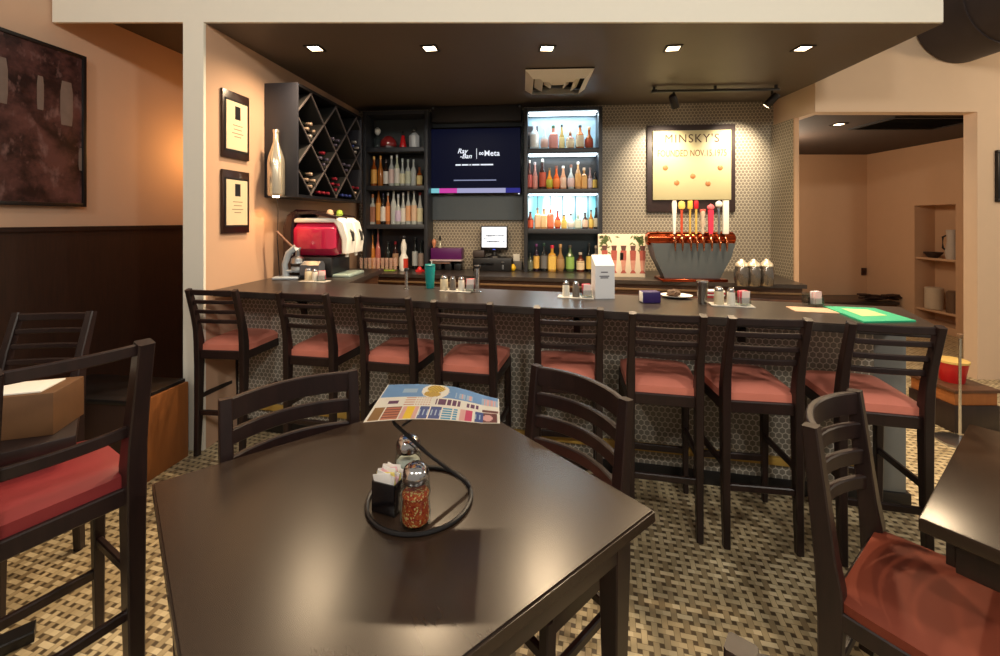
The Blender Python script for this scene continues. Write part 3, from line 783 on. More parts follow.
row([(367.5, 201, 'square', 2.6, CL, None, (170, 120, 110), 'clear square bottle'),
     (372.8, 194, 'square', 3.4, CL, (176, 120, 96), (206, 130, 80), 'clear bottle with copper stopper'),
     (378.6, 186, 'tall', 2.7, (170, 96, 30), (226, 160, 70), (150, 84, 30), 'tall bottle with amber neck'),
     (383.2, 193, 'tall', 2.6, (30, 24, 26), WHT, (40, 30, 60), 'black bottle with white band'),
     (388, 192, 'tall', 2.9, (200, 120, 70), (238, 150, 90), (210, 214, 220), 'bottle with orange label'),
     (393.6, 189, 'tall', 2.8, CL, None, (186, 192, 190), 'tall clear bottle without label'),
     (398.2, 194, 'round', 3.0, CL, (214, 196, 226), (200, 200, 204), 'clear bottle with round lavender label'),
     (403.2, 192, 'slim', 2.7, CL, WHT, (236, 230, 222), 'clear bottle with white label'),
     (408.3, 191, 'tall', 3.0, CL, (240, 182, 136), (220, 214, 206), 'clear bottle with peach label'),
     (414, 190, 'tall', 2.9, (214, 220, 214), (240, 206, 176), (220, 226, 230), 'frosted bottle with pale peach label'),
     (420, 192, 'slim', 2.7, CL, (248, 240, 200), (180, 60, 50), 'clear bottle with cream label and red cap')],
    'bottles on the third shelf of the left unit', 'on left unit third shelf', 1.50, .13, 224)
row([(366.5, 228, 'round', 3.0, (214, 150, 30), None, (70, 60, 50), 'yellow syrup bottle'),
     (372.5, 229, 'round', 3.0, (220, 140, 60), None, (70, 50, 50), 'orange syrup bottle'),
     (378, 227, 'round', 2.8, (214, 120, 110), None, (150, 110, 100), 'pink syrup bottle'),
     (388, 240, 'tall', 2.4, (34, 40, 36), None, (40, 44, 44), 'dark slim bottle'),
     (395.5, 240, 'tall', 2.6, (60, 30, 24), (200, 160, 130), (196, 40, 50), 'bottle with red cap'),
     (415, 236, 'tall', 2.8, (18, 22, 20), (190, 196, 196), (24, 26, 26), 'black wine bottle with white label'),
     (421, 239, 'tall', 2.3, (20, 26, 24), (170, 150, 140), (30, 30, 30), 'black bottle with narrow pale label')],
    'bottles on the back counter in the left unit', 'on counter inside left unit', ZC, .06, 267)
# white figure bottle with a dark ball stopper
x, y = wp(403.7, .24)
t = thing('white_bottle', 'white waisted bottle with a dark ball stopper on the back counter', 'bottle', (x, y, ZC))
b = bm_(); lathe(b, [(0, 0), (.046, 0), (.05, .02), (.05, .15), (.032, .18), (.026, .2), (.034, .25), (.03, .30), (.016, .345), (.014, .36)], 20); obj('body', b, M['white'], t)
b = bm_(); lathe(b, [(.0505, .03), (.0505, .14)], 20)
bmesh.ops.delete(b, geom=[f for f in b.faces if len(f.verts) > 4 or all(v.co.x < .02 for v in f.verts)], context='FACES_ONLY'); obj('front_label', b, plain((206, 60, 40), .5, var=.3), t)
b = bm_(); bmesh.ops.create_uvsphere(b, u_segments=16, v_segments=10, radius=.026); bmesh.ops.translate(b, vec=(0, 0, .38), verts=b.verts[:]); obj('stopper', b, plain((60, 60, 66), .25, .5), t)
# red star-shaped squeezer
x, y = wp(419.5, .33)
t = thing('citrus_press', 'small bright red star-shaped dish on the back counter', 'dish', (x, y, ZC))
b = bm_(); pts = []
for i in range(10):
    a = PI/2+i*PI/5; r = .055 if i % 2 == 0 else .036; pts.append((r*math.cos(a), r*math.sin(a)))
prism(b, pts, 0, .02); obj('dish', b, M['red'], t)
b = bm_(); lathe(b, [(.03, .02), (.026, .04), (.012, .055), (0, .06)], 10); obj('cone', b, M['red'], t)
# row of stemless glasses in front
gm_ = glass((246, 206, 190), .05, al=.22)
def tumbler(label, group, loc, h, r, mat, name='glass_tumbler', cat='glass'):
    b = bm_(); lathe(b, [(0, 0), (r*.8, 0), (r*.84, .004), (r, h), (r*.93, h), (r*.78, .01), (0, .009)], 16)
    o = obj(name, b, mat, loc=loc); return tag(o, label, cat, group)
n = 9
for i in range(n):
    px = 361.5+i*4.2; x, y = wp(px, .26)
    tumbler('small tinted tumbler, %s in the row before the syrup bottles' % nth(i, n), 'tumblers before the left shelf unit', (x, y, ZC+.008), .135, .022, gm_)
b = bm_(); x, y = wp(378, .265); bx(b, (0, 0, .004), (.42, .12, .007), .002)
o = obj('bar_mat', b, plain((150, 190, 60), .5, var=.2), loc=(x, y, ZC), rz=RW); tag(o, 'yellow green bar mat under the row of small tumblers', 'bar mat')
# top shelf of the left unit
x, y = wp(377.5, .13)
t = thing('glass_decanter', 'clear decanter with a painted white glare as stopper, leftmost on left unit top shelf', 'decanter', (x, y, 2.385))
b = bm_(); lathe(b, [(0, 0), (.05, 0), (.06, .03), (.05, .09), (.02, .13), (.02, .17), (.03, .175)], 16); obj('body', b, M['glass'], t)
b = bm_(); lathe(b, [(.016, .17), (.034, .2), (.034, .235), (.01, .26), (0, .262)], 14); obj('stopper', b, M['white'], t)  # white top stands in for a glare, the reflection put into its colour
x, y = wp(388.5, .12)
t = thing('red_bowl', 'upturned red glass dome on a dark foot, on left unit top shelf', 'bowl', (x, y, 2.385))
b = bm_(); lathe(b, [(.09, .03), (.1, .05), (.09, .1), (.06, .14), (.02, .16), (0, .163)], 20); obj('dome', b, plain((150, 44, 44), .15, var=.3, coat=.5), t)
b = bm_(); lathe(b, [(0, 0), (.1, 0), (.1, .03), (0, .03)], 20); obj('foot', b, plain((70, 30, 30), .3), t)
x, y = wp(403, .13)
t = thing('cone_bottle', 'bright red cone-shaped bottle with black top on left unit top shelf', 'bottle', (x, y, 2.385))
b = bm_(); lathe(b, [(0, 0), (.042, 0), (.044, .01), (.022, .14), (.016, .16)], 16); obj('body', b, plain((220, 28, 34), .2, coat=.5), t)
b = bm_(); lathe(b, [(.017, .155), (.017, .2), (.012, .21), (0, .212)], 12); obj('cap', b, M['black'], t)
x, y = wp(414.5, .13)
t = thing('crystal_bottle', 'faceted crystal bottle with round stopper, rightmost on left unit top shelf', 'bottle', (x, y, 2.385))
b = bm_(); lathe(b, [(0, 0), (.058, 0), (.062, .02), (.062, .15), (.03, .18), (.02, .19)], 8); obj('body', b, glass((236, 240, 244), .1), t, smooth=False)
b = bm_(); lathe(b, [(.018, .185), (.035, .215), (.035, .24), (.012, .262), (0, .263)], 8); obj('stopper', b, M['glass'], t, smooth=False)
b = bm_(); bx(b, (0, -.012, .07), (.05, .05, .10), .004); obj('front_label', b, M['white'], t)
# dark carton behind the first bottle
x, y = wp(531.8, .05)
b = bm_(); bx(b, (0, 0, .145), (.145, .07, .29), .002); bx(b, (0, -.0355, .20), (.10, .002, .04), mi=1); bx(b, (0, -.0355, .06), (.12, .002, .01), mi=1)
o = obj('bottle_carton', b, [plain((60, 48, 48), .6, var=.4, scale=80), plain((140, 120, 110), .6)], loc=(x, y, 2.345), rz=RW); tag(o, 'tall dark bottle carton at the left end of right unit top shelf', 'box')

# ------------------------------------------------------------------ television
xt, yt = wp(475, .09)
# slate panel and roller case behind / above
xp, yp = wp(475, .0)
b = bm_(); wW = 97/F*yp; bx(b, (0, -.02, (zat(112, yp)+zat(220, yp))/2), (wW, .04, zat(112, yp)-zat(220, yp)), .002)
o = obj('slate_panel', b, M['slate'], loc=(xp, yp, 0), rz=RW); tag(o, 'slate grey wall panel behind the television', 'wall panel')
t = thing('screen_case', 'long black roller screen case above the television', 'screen case', (wp(476, .14)[0], wp(476, .14)[1], ZCEIL-.10), RW)
b = bm_(); bx(b, (0, .04, 0), (92/F*4.85, .11, .185), .012); obj('case', b, plain((40, 38, 40), .5), t)
for sx in (-.53, .53):
    b = bm_(); lathe(b, [(0, -.012), (.012, -.01), (.012, .01), (0, .012)], 10, o=(sx*.95, -.02, .07)); obj('screw_knob', b, M['steel'], t)
zt0, zt1 = zat(195, yt), zat(127, yt); TW = 93/F*yt; TH = zt1-zt0
t = thing('television', 'black flat television showing a dark advertisement behind the bar', 'television', (xt, yt, (zt0+zt1)/2), RW)
b = bm_(); bx(b, (0, .02, 0), (TW, .05, TH), .006); obj('casing', b, M['gloss_black'], t)
b = bm_(); bx(b, (0, .055, 0), (.3, .03, .3)); obj('wall_mount', b, M['black'], t)
def scr(c, s, name='screen picture'):
    k = NT(name); k.set(Base_Color=(.004, .004, .005, 1), Emission_Color=lin(c), Emission_Strength=s, Roughness=.3, Specular_IOR_Level=.04)
    return k.m
b = bm_(); z0 = -TH/2+.025; z1 = TH/2-.02; zb = z0+.055
bx(b, (0, -.006, (zb+z1)/2), (TW-.03, .003, z1-zb), mi=0)
x_ = -TW/2+.015; wd = TW-.03
for f0, f1, mi in ((0, .1, 1), (.1, .3, 2), (.3, .84, 3), (.84, 1, 4)): bx(b, (x_+wd*(f0+f1)/2, -.006, (z0+zb)/2), (wd*(f1-f0), .003, zb-z0), mi=mi)
sc_ = obj('screen', b, [scr((6, 9, 30), 1.0), scr((130, 206, 216), .9), scr((214, 70, 170), .9), scr((176, 176, 216), .85), scr((50, 50, 140), .9)], t, smooth=False)
wt = scr((236, 240, 250), 1.1)
text('logo', 'Ray', .078, wt, sc_, (-.15, -.0085, .115), spacing=1.0, off=.001, shear=.3); text('logo', '-Ban', .078, wt, sc_, (-.11, -.0085, .055), spacing=1.0, off=.001, shear=.3)
text('logo', 'Meta', .088, wt, sc_, (.20, -.0085, .085), spacing=1.04, off=.0015)
b = bm_(); tube(b, [(.075+.022*math.sin(a_)*1.0, -.0085, .085+.014*math.sin(2*a_)) for a_ in [2*PI*i/24 for i in range(24)]], .004, 6, closed=True, up=Vector((0, 1, 0))); obj('logo', b, wt, sc_)
b = bm_(); bx(b, (.02, -.0085, .085), (.006, .001, .12)); obj('divider', b, wt, sc_)
b = bm_(); xx = -.235
for wd_ in (.075, .09, .03, .10, .16):
    bx(b, (xx+wd_/2, -.0085, -.045), (wd_-.012, .001, .016)); xx += wd_
obj('caption', b, wt, sc_)
b = bm_(); bx(b, (0, -.0085, -.225), (.50, .001, .012)); obj('caption', b, scr((150, 156, 190), .9), sc_)
b = bm_(); bx(b, (TW/2-.03, -.0085, -TH/2+.012), (.02, .001, .012)); obj('power_light', b, wt, t)

# ------------------------------------------------------------------ sign
xs, ys = wp(690.5, .02)
t = thing('framed_sign', "cream sign board reading MINSKY'S on a dark wooden back board", 'sign', (xs, ys, 0), RW)
z1, z0 = zat(125, ys), zat(212, ys); FW = 85/F*ys
b = bm_(); bx(b, (0, 0, (z0+z1)/2), (FW, .03, z1-z0), .004); obj('back_board', b, wood((48, 36, 36), (62, 46, 44), .45, (3, 3, 12)), t)
pz1, pz0 = zat(131, ys), zat(200, ys); PW = 75/F*ys
b = bm_(); bx(b, (0, -.028, (pz0+pz1)/2), (PW, .026, pz1-pz0), .003); bd = obj('board', b, plain((206, 192, 146), .55, var=.08, scale=7), t)
ink = plain((78, 48, 32), .6); ink2 = plain((112, 74, 46), .6)
text('lettering', "MINSKY'S", .135, ink, bd, (0, -.0425, zat(139.5, ys)), spacing=1.18, sx=.92)
text('lettering', 'FOUNDED NOV.15.1975', .105, ink2, bd, (0, -.0425, zat(154, ys)), spacing=1.02, sx=.66)
for px, py in ((665, 168), (676, 183), (691.5, 176.5), (706, 184), (717.5, 168.5)):
    b = bm_(); lathe(b, [(0, 0), (.028, 0), (.03, .002), (.026, .005), (0, .006)], 18)
    bmesh.ops.transform(b, matrix=Matrix.Translation(((px-690.5)/F*ys, -.041, zat(py, ys))) @ Matrix.Rotation(PI/2, 4, 'X'), verts=b.verts[:])
    obj('round_emblem', b, plain((206, 132, 76), .5, var=.35, scale=60), bd)

# ------------------------------------------------------------------ beer tower
bxp, byp = at(690, 280, 4.10)[0], 4.12
t = thing('beer_tower', 'slate grey tapered beer tower with copper pipe and eight tap handles', 'beer tower', (bxp, byp, ZC), -.06)
yb = 0
k_ = byp/F
def bz(py): return EYE+(HY-py)*k_-ZC
def bxx_(px): return (px-690)*k_
b = bm_()
top = [(bxx_(651), -.10), (bxx_(730), -.10), (bxx_(730), .10), (bxx_(651), .10)]; bot = [(bxx_(664), -.07), (bxx_(717), -.07), (bxx_(717), .07), (bxx_(664), .07)]
vb = [b.verts.new((p[0], p[1], .025)) for p in bot]; vm = [b.verts.new((p[0]+(q[0]-p[0])*.75, p[1]+(q[1]-p[1])*.6, .025+(bz(243)-.025)*.6)) for p, q in zip(bot, top)]; vt = [b.verts.new((p[0], p[1], bz(243))) for p in top]
for A, B in ((vb, vm), (vm, vt)):
    for i in range(4): b.faces.new((A[i], A[(i+1) % 4], B[(i+1) % 4], B[i]))
b.faces.new(vt); b.faces.new(vb[::-1])
obj('body', b, plain((92, 100, 106), .4, .3, var=.12), t)
b = bm_(); bx(b, (0, -.02, .0125), (bxx_(722)-bxx_(660), .26, .025), .006); obj('drip_tray', b, M['copper'], t)
b = bm_(); zc = bz(238.5); rr = .066
tube(b, [(bxx_(648), 0, zc), (bxx_(648)+.015, 0, zc), (bxx_(649)+.03, 0, zc), (bxx_(732)-.03, 0, zc), (bxx_(733)-.015, 0, zc), (bxx_(733), 0, zc)], [rr*.8, rr, rr, rr, rr, rr*.8], 24)
for q in (658, 722): tube(b, [(bxx_(q), 0, zc), (bxx_(q)+.018, 0, zc)], rr+.006, 24)
obj('copper_pipe', b, M['copper'], t)
hs = [(672, 'white'), (679, 'yellow_round'), (687, 'yellow_flat'), (692.8, 'red_flat'), (699, 'figure'), (706.7, 'pink_paddle'), (714.4, 'white_round'), (720.8, 'white_block')]
for px, kd in hs:
    X = bxx_(px)
    b = bm_()
    tube(b, [(X, -rr+.005, zc+.01), (X, -rr-.04, zc+.005), (X, -rr-.06, zc-.02), (X, -rr-.062, zc-.085)], [.012, .013, .011, .008], 10)
    tube(b, [(X, -rr-.035, zc+.0), (X, -rr-.035, zc+.05)], [.012, .009], 10)
    tube(b, [(X, -rr-.062, zc-.03), (X, -rr-.062, zc-.115)], [.014, .003], 10)
    tp = obj('tap', b, plain((196, 120, 84), .15, 1.0, var=.1), t)
    hb = zc+.048; ht = bz(201); y_ = -rr-.035
    b = bm_()
    if kd == 'white': rsweep(b, [(X, y_, hb), (X, y_, hb+.1), (X, y_, ht-.03), (X, y_, ht)], [.018, .026, .044, .03], .022, up=(0, 1, 0)); m_ = M['white']
    elif kd == 'yellow_round':
        tube(b, [(X, y_, hb), (X, y_, ht-.09)], .012, 8, mi=1); lathe(b, [(0, 0), (.026, .012), (.034, .04), (.028, .075), (0, .09)], 14, o=(X, y_, ht-.09), sy=.5); m_ = [plain((238, 206, 110), .4), plain((190, 70, 40), .4)]
    elif kd == 'yellow_flat':
        tube(b, [(X, y_, hb), (X, y_, ht-.08)], .010, 8, mi=1); bx(b, (X, y_, ht-.04), (.044, .02, .08), .005); m_ = [plain((232, 196, 80), .4), plain((196, 160, 70), .4)]
    elif kd == 'red_flat':
        tube(b, [(X, y_, hb), (X, y_, ht-.08)], .010, 8, mi=1); bx(b, (X, y_, ht-.04), (.042, .02, .08), .008); m_ = [plain((196, 24, 40), .4), plain((206, 176, 86), .4)]
    elif kd == 'figure':
        lathe(b, [(.012, 0), (.018, .03), (.01, .06), (.026, .1), (.014, .15), (.024, .19), (.02, .215), (0, .22)], 12, o=(X, y_, hb)); bx(b, (X, y_, hb+.22), (.05, .02, .03), .004, mi=1); m_ = [plain((222, 200, 180), .4, var=.5, scale=90), plain((200, 90, 80), .4)]
    elif kd == 'pink_paddle':
        rsweep(b, [(X, y_, hb), (X, y_, hb+.03), (X, y_, ht-.09)], [.03, .046, .052], .02, up=(0, 1, 0)); lathe(b, [(0, 0), (.03, .02), (.034, .035), (.03, .05), (0, .07)], 14, o=(X, y_, ht-.1), sy=.45, mi=1); m_ = [plain((214, 50, 84), .4), plain((236, 110, 120), .4)]
    elif kd == 'white_round':
        tube(b, [(X, y_, hb), (X, y_, ht-.07)], .010, 8, mi=1); lathe(b, [(0, 0), (.028, .015), (.034, .035), (.028, .055), (0, .07)], 14, o=(X, y_, ht-.07), sy=.45); m_ = [M['white'], M['steel']]
    else: bx(b, (X, y_, (hb+ht)/2), (.052, .024, ht-hb), .004); m_ = M['white']
    obj('tap_handle', b, m_, t)['label'] = {'white': 'white tapered handle', 'yellow_round': 'handle with yellow round top', 'yellow_flat': 'handle with yellow flat top', 'red_flat': 'handle with red flat top', 'figure': 'figured pale handle', 'pink_paddle': 'pink paddle handle', 'white_round': 'handle with white round top', 'white_block': 'tall white block handle'}[kd]

# ------------------------------------------------------------------ back counter items
def bc(px, py): return floor_at(px, py, ZC)
# poster card
x, y = bc(621.5, 277); PWd = 46/F*y; PH = 43/F*y
t = thing('drinks_poster', 'small poster of five pink drinks under green leaves on the back counter', 'poster', (x, y, ZC), RW-.03)
b = bm_(); bx(b, (0, 0, PH/2), (PWd, .012, PH), .002); pc = obj('card', b, plain((244, 226, 200), .45, var=.04), t)
b = bm_(); bx(b, (0, .06, PH*.3), (.03, .11, PH*.6), mat=Matrix.Rotation(.25, 4, 'X')); obj('easel_strut', b, M['black'], t)
b = bm_(); rnd = random.Random(3)
for s in (-1, 1):
    for i in range(48):
        a = rnd.uniform(0, 2*PI); cx_ = s*PWd*(.5-.02-abs(rnd.gauss(0, .10))-.03); cz_ = PH*(.97-abs(rnd.gauss(0, .17))); L = .05
        cx_ = max(-PWd/2+.03, min(PWd/2-.03, cx_)); cz_ = min(PH-.03, cz_)
        q = Vector((math.cos(a), 0, math.sin(a))); r = Vector((-q.z, 0, q.x))
        c0 = Vector((cx_, -.0075, cz_))
        vs = [c0-q*L*.5, c0+r*.009, c0+q*L*.5, c0-r*.009]
        for v in vs: v.x = max(-PWd/2, min(PWd/2, v.x)); v.z = min(PH, v.z)
        b.faces.new([b.verts.new(v) for v in vs])
obj('printed_leaves', b, plain((116, 138, 84), .5, var=.4, scale=20), pc)
b = bm_()
for i in range(5):
    X = (-.36+.2*i)*PWd; z_ = PH*.16
    for (w0, w1, h0, h1, mi) in ((.016, .026, 0, .10, 0), (.026, .03, .10, .20, 1), (.02, .028, .2, .25, 2), (.03, .012, -.03, 0, 1)):
        v = [b.verts.new((X-w0, -.0078, z_+h0)), b.verts.new((X+w0, -.0078, z_+h0)), b.verts.new((X+w1, -.0078, z_+h1)), b.verts.new((X-w1, -.0078, z_+h1))]
        b.faces.new(v).material_index = mi
obj('printed_drinks', b, [plain((226, 160, 140), .5, var=.3, scale=60), plain((196, 100, 88), .5, var=.4, scale=50), plain((110, 72, 66), .5, var=.4, scale=50)], pc)
# pitchers
for i, px in enumerate((741.5, 753.5, 766.5)):
    x, y = bc(px, 285.5)
    t = thing('steel_pitcher', 'polished steel pitcher, %s of three on the back counter beside the tiled corner' % ('left', 'middle', 'right')[i], 'pitcher', (x, y, ZC), .2*i, 'steel pitchers')
    b = bm_(); lathe(b, [(0, 0), (.05, 0), (.054, .01), (.062, .09), (.056, .14), (.048, .17)], 20); obj('body', b, plain((140, 132, 124), .18, .85, var=.1), t)
    b = bm_(); lathe(b, [(.048, .168), (.052, .175), (.046, .20), (.02, .222), (.012, .235), (0, .236)], 18); obj('lid', b, plain((232, 220, 196), .3, .5), t)
    b = bm_(); tube(b, [(.05, 0, .15), (.085, 0, .14), (.088, 0, .07), (.055, 0, .045)], .007, 8); obj('handle', b, M['black'], t)
# register: monitor, printer base
x, y = bc(493, 271.5)
t = thing('cash_till', 'black cash till base with printer slot under the monitor', 'till', (x, y+.15, ZC), RW)
b = bm_(); bx(b, (0, -.02, .075), (.44, .24, .15), .012); obj('drawer_case', b, M['black'], t)
b = bm_(); bx(b, (-.05, -.152, .085), (.14, .006, .012)); obj('slot', b, M['gloss_black'], t)
b = bm_(); bx(b, (.125, -.152, .05), (.02, .006, .05), .002); bx(b, (.125, -.152, .105), (.03, .006, .012)); obj('key_plate', b, M['steel'], t)
b = bm_(); bx(b, (-.16, -.02, .19), (.13, .16, .078), .012); obj('printer', b, plain((60, 50, 48), .5), t)
xm_, ym_ = (494-HX)/F*(y+.12), y+.12
t = thing('till_monitor', 'lit square till monitor with a white screen on the black till', 'monitor', (xm_, ym_, ZC+.15), RW)
mzb, mzt = zat(250.5, ym_)-ZC-.15, zat(226, ym_)-ZC-.15; mw = 27.5/F*ym_
b = bm_(); bx(b, (0, .03, (mzb+mzt)/2), (mw, .035, mzt-mzb), .006); obj('casing', b, M['black'], t)
b = bm_(); lathe(b, [(0, 0), (.08, 0), (.075, .012), (.03, .02), (.025, .06), (0, .062)], 16, o=(0, .04, 0)); obj('foot', b, M['black'], t)
b = bm_(); bx(b, (0, .0115, (mzb+mzt)/2+.012), (mw*.9, .003, (mzt-mzb)*.83)); ms = obj('screen', b, glow((226, 234, 246), 1.0), t)
b = bm_(); rnd = random.Random(5)
for r_, (x0q, x1q) in ((.60, (-.3, .36)), (.50, (-.4, -.32)), (.36, (-.28, .2)), (.36, (.3, .38))):
    xx = x0q
    while xx < x1q:
        wq = rnd.uniform(.03, .09); hq = rnd.uniform(.008, .02)
        bx(b, ((xx+wq/2)*mw, .0095, mzb+(mzt-mzb)*r_), (wq*mw*.8, .001, hq)); xx += wq
obj('text_lines', b, plain((80, 90, 110), .5), ms)
b = bm_(); bx(b, (0, .0115, mzb+.012), (mw*.10, .003, .006)); obj('brand_light', b, glow((60, 90, 220), 1.0), t)
# purple box on a pale tray
x, y = bc(447, 270)
t = thing('purple_box', 'deep purple box on a pale raised tray at the back counter', 'box', (x, y+.05, ZC), RW)
b = bm_(); bx(b, (0, 0, .19), (.36, .17, .13), .006); obj('box', b, M['purple'], t)
b = bm_(); bx(b, (0, -.01, .115), (.37, .2, .018), .004); obj('tray', b, plain((196, 176, 180), .4), t)
b = bm_(); bx(b, (-.06, 0, .09), (.22, .18, .03), .006); obj('ledge', b, plain((150, 112, 96), .5), t)
b = bm_()
for q in (-.10, .02, .13): bx(b, (q, 0, .04), (.08, .14, .08), .006)
obj('stand', b, M['black'], t)
# small orange ball bottle and thin vase behind
x, y = wp(434, .08)
t = thing('ball_lamp', 'little peach coloured bottle with round head left behind the purple box', 'bottle', (x, y, ZC))
b = bm_(); lathe(b, [(0, 0), (.03, 0), (.03, .2), (.014, .24), (.014, .27), (.026, .3), (.026, .33), (.01, .355), (0, .356)], 14); obj('body', b, plain((226, 150, 110), .3), t)
x, y = wp(440, .08)
t = thing('slim_vial', 'thin clear vial with dark stopper right behind the purple box', 'bottle', (x, y, ZC))
b = bm_(); lathe(b, [(0, 0), (.025, 0), (.025, .25), (.01, .3), (.01, .34)], 12); obj('body', b, glass((220, 220, 190)), t)
b = bm_(); lathe(b, [(.011, .335), (.012, .39), (0, .392)], 10); obj('stopper', b, M['black'], t)
# lemon and white paper holder right of the till
x, y = bc(513, 271)
t = thing('lemon', 'yellow lemon beside the black till', 'lemon', (x, y, ZC), 0)
b = bm_(); lathe(b, [(0, 0), (.02, .005), (.034, .03), (.034, .045), (.02, .07), (.006, .078), (0, .08)], 16); obj('fruit', b, plain((236, 190, 40), .45, var=.1), t)
x, y = bc(518, 270)
t = thing('paper_holder', 'grey holder with white note paper right of the till', 'note holder', (x, y+.06, ZC), RW)
b = bm_(); bx(b, (0, 0, .05), (.10, .07, .10), .006); obj('holder', b, plain((110, 106, 104), .5), t)
b = bm_(); bx(b, (-.015, -.01, .14), (.075, .012, .085), .002); obj('paper', b, M['paper'], t)

# ------------------------------------------------------------------ things standing on the bar
def onbar(px, py): return floor_at(px, py, ZB)
# slush machine
t = thing('slush_machine', 'frozen drink machine with a red drum and two white dispensers on the left counter', 'drinks machine', (-1.545, 3.72, ZB), -.08)
b = bm_(); bx(b, (-.06, 0, .085), (.44, .36, .17), .02)
obj('base', b, M['black'], t)
b = bm_(); rsweep(b, [(-.225, 0, .02), (-.225, 0, .40), (-.20, 0, .50), (-.14, 0, .55)], .37, [.09, .09, .08, .05], up=(-1, 0, .01), bev=.015)
rsweep(b, [(-.2, 0, .535), (0, 0, .545), (.20, 0, .50)], .36, .028, up=(0, 0, 1)); obj('housing', b, plain((36, 14, 18), .25, coat=.5), t)
for i, yy in enumerate((-.09, .09)):
    b = bm_(); rsweep(b, [(-.18, yy, .325), (-.165, yy, .325), (.165, yy, .325), (.19, yy, .325)], [.15, .168, .168, .15], [.27, .29, .29, .27], bev=.06)
    dr = obj('drum', b, plain((206, 44, 84) if i == 0 else (214, 80, 110), .12, var=.1, coat=.6), t)
    b = bm_(); bx(b, (0, yy, .478), (.37, .168, .04), .012); obj('drum_lid', b, M['white'], dr)
    b = bm_(); lathe(b, [(0, 0), (.03, 0), (.03, .02), (.022, .05), (0, .055)], 12, o=(.10, yy, .515)); obj('lid_knob', b, plain((230, 190, 150) if i == 0 else (170, 200, 70), .4), dr)
    b = bm_(); rsweep(b, [(.17, yy, .49), (.225, yy, .44), (.265, yy, .32), (.26, yy, .20)], .15, [.05, .08, .07, .05], up=(1, 0, .3), bev=.015)
    fp = obj('dispenser', b, M['white'], t)
    b = bm_(); rsweep(b, [(.262, yy, .40), (.302, yy, .37), (.305, yy, .30)], .022, .02, up=(1, 0, .2)); obj('lever', b, M['black'], fp)
    b = bm_(); tube(b, [(.25, yy, .22), (.25, yy, .165)], .014, 10); obj('spout', b, M['white'], fp)
b = bm_(); bx(b, (.225, 0, .012), (.15, .32, .024), .006); bx(b, (.225, 0, .026), (.12, .28, .004)); obj('drip_tray', b, plain((190, 210, 200), .25, .3), t)
# citrus juicer
x, y = onbar(290, 279)
t = thing('citrus_juicer', 'cast grey lever citrus juicer at the left end of the bar', 'juicer', (x, y, ZB), .15)
b = bm_(); bx(b, (-.02, 0, .012), (.20, .13, .024), .01); obj('base', b, M['castgrey'], t)
b = bm_(); rsweep(b, [(-.03, 0, .02), (-.04, 0, .12), (-.01, 0, .21), (.04, 0, .255), (.075, 0, .24)], [.05, .04, .04, .05, .05], [.05, .045, .05, .05, .04], up=(-1, 0, .3), bev=.014); obj('arched_arm', b, M['castgrey'], t)
b = bm_(); tube(b, [(.06, 0, .235), (.06, 0, .175)], [.02, .02], 12); lathe(b, [(.02, .0), (.048, -.02), (.055, -.06), (.05, -.065)], 18, o=(.06, 0, .19)); obj('press_cup', b, M['steel'], t)
b = bm_(); lathe(b, [(.03, .055), (.05, .075), (.05, .10), (.02, .10), (0, .10)], 18, o=(.06, 0, 0)); rsweep(b, [(-.03, 0, .065), (.03, 0, .065)], .04, .02); obj('strainer', b, M['castgrey'], t)
b = bm_(); tube(b, [(.03, 0, .25), (-.02, 0, .30), (-.10, 0, .385)], [.012, .009, .011], 10); obj('lever', b, plain((120, 84, 64), .4), t)
# grey rounded canister behind shakers
x, y = (-1.53, 3.46)
t = thing('napkin_dispenser', 'grey rounded napkin dispenser before the frozen drink machine', 'napkin dispenser', (x, y, ZB), -.1)
b = bm_(); rsweep(b, [(-.08, 0, .075), (.08, 0, .075)], .10, .14, bev=.03); obj('case', b, plain((110, 114, 124), .3, .4), t)
# condiment sets
def shaker(label, group, loc, fill, cap, h=.095, r=.022):
    t = thing('shaker', label, 'shaker', loc, 0, group)
    b = bm_(); lathe(b, [(0, 0), (r, 0), (r*1.02, .006), (r*.92, h*.72), (r*.8, h*.76)], 14); obj('jar', b, fill, t)
    b = bm_(); lathe(b, [(r*.86, h*.74), (r*.9, h*.84), (r*.6, h*.97), (0, h)], 14); obj('lid', b, cap, t)
    return t
def packets(label, group, loc, rgb, rgb2, w_=.06, nn=6, rim=True):
    t = thing('sugar_packet_holder', label, 'sugar packets', loc, random.uniform(-.3, .3), group)
    b = bm_(); bx(b, (0, 0, .003), (w_, .05, .006), .001)
    for sx in (-1, 1): bx(b, (sx*(w_/2-.002), 0, .022), (.004, .05, .044), .001)
    for sy in (-1, 1): bx(b, (0, sy*.023, .022), (w_, .004, .044), .001)
    obj('holder', b, M['glass'], t)
    rnd = random.Random(nn)
    for i in range(nn):
        b = bm_(); bx(b, (0, 0, .042), (w_*.8, .003, .068), .001, mat=Matrix.Rotation(rnd.uniform(-.12, .12), 4, 'Y'))
        obj('packet', b, plain(rgb if i % 3 else rgb2, .6, var=.1), t, loc=(rnd.uniform(-.003, .003), -.016+.032*i/(nn-1), .004))
    return t
def tray(label, loc, s, rz, rgb=(200, 196, 188)):
    b = bm_(); bx(b, (0, 0, .003), (s[0], s[1], .006), .002)
    o = obj('bar_tray', b, plain(rgb, .4, var=.08), loc=loc, rz=rz); return tag(o, label, 'tray')
CH = M['chrome']
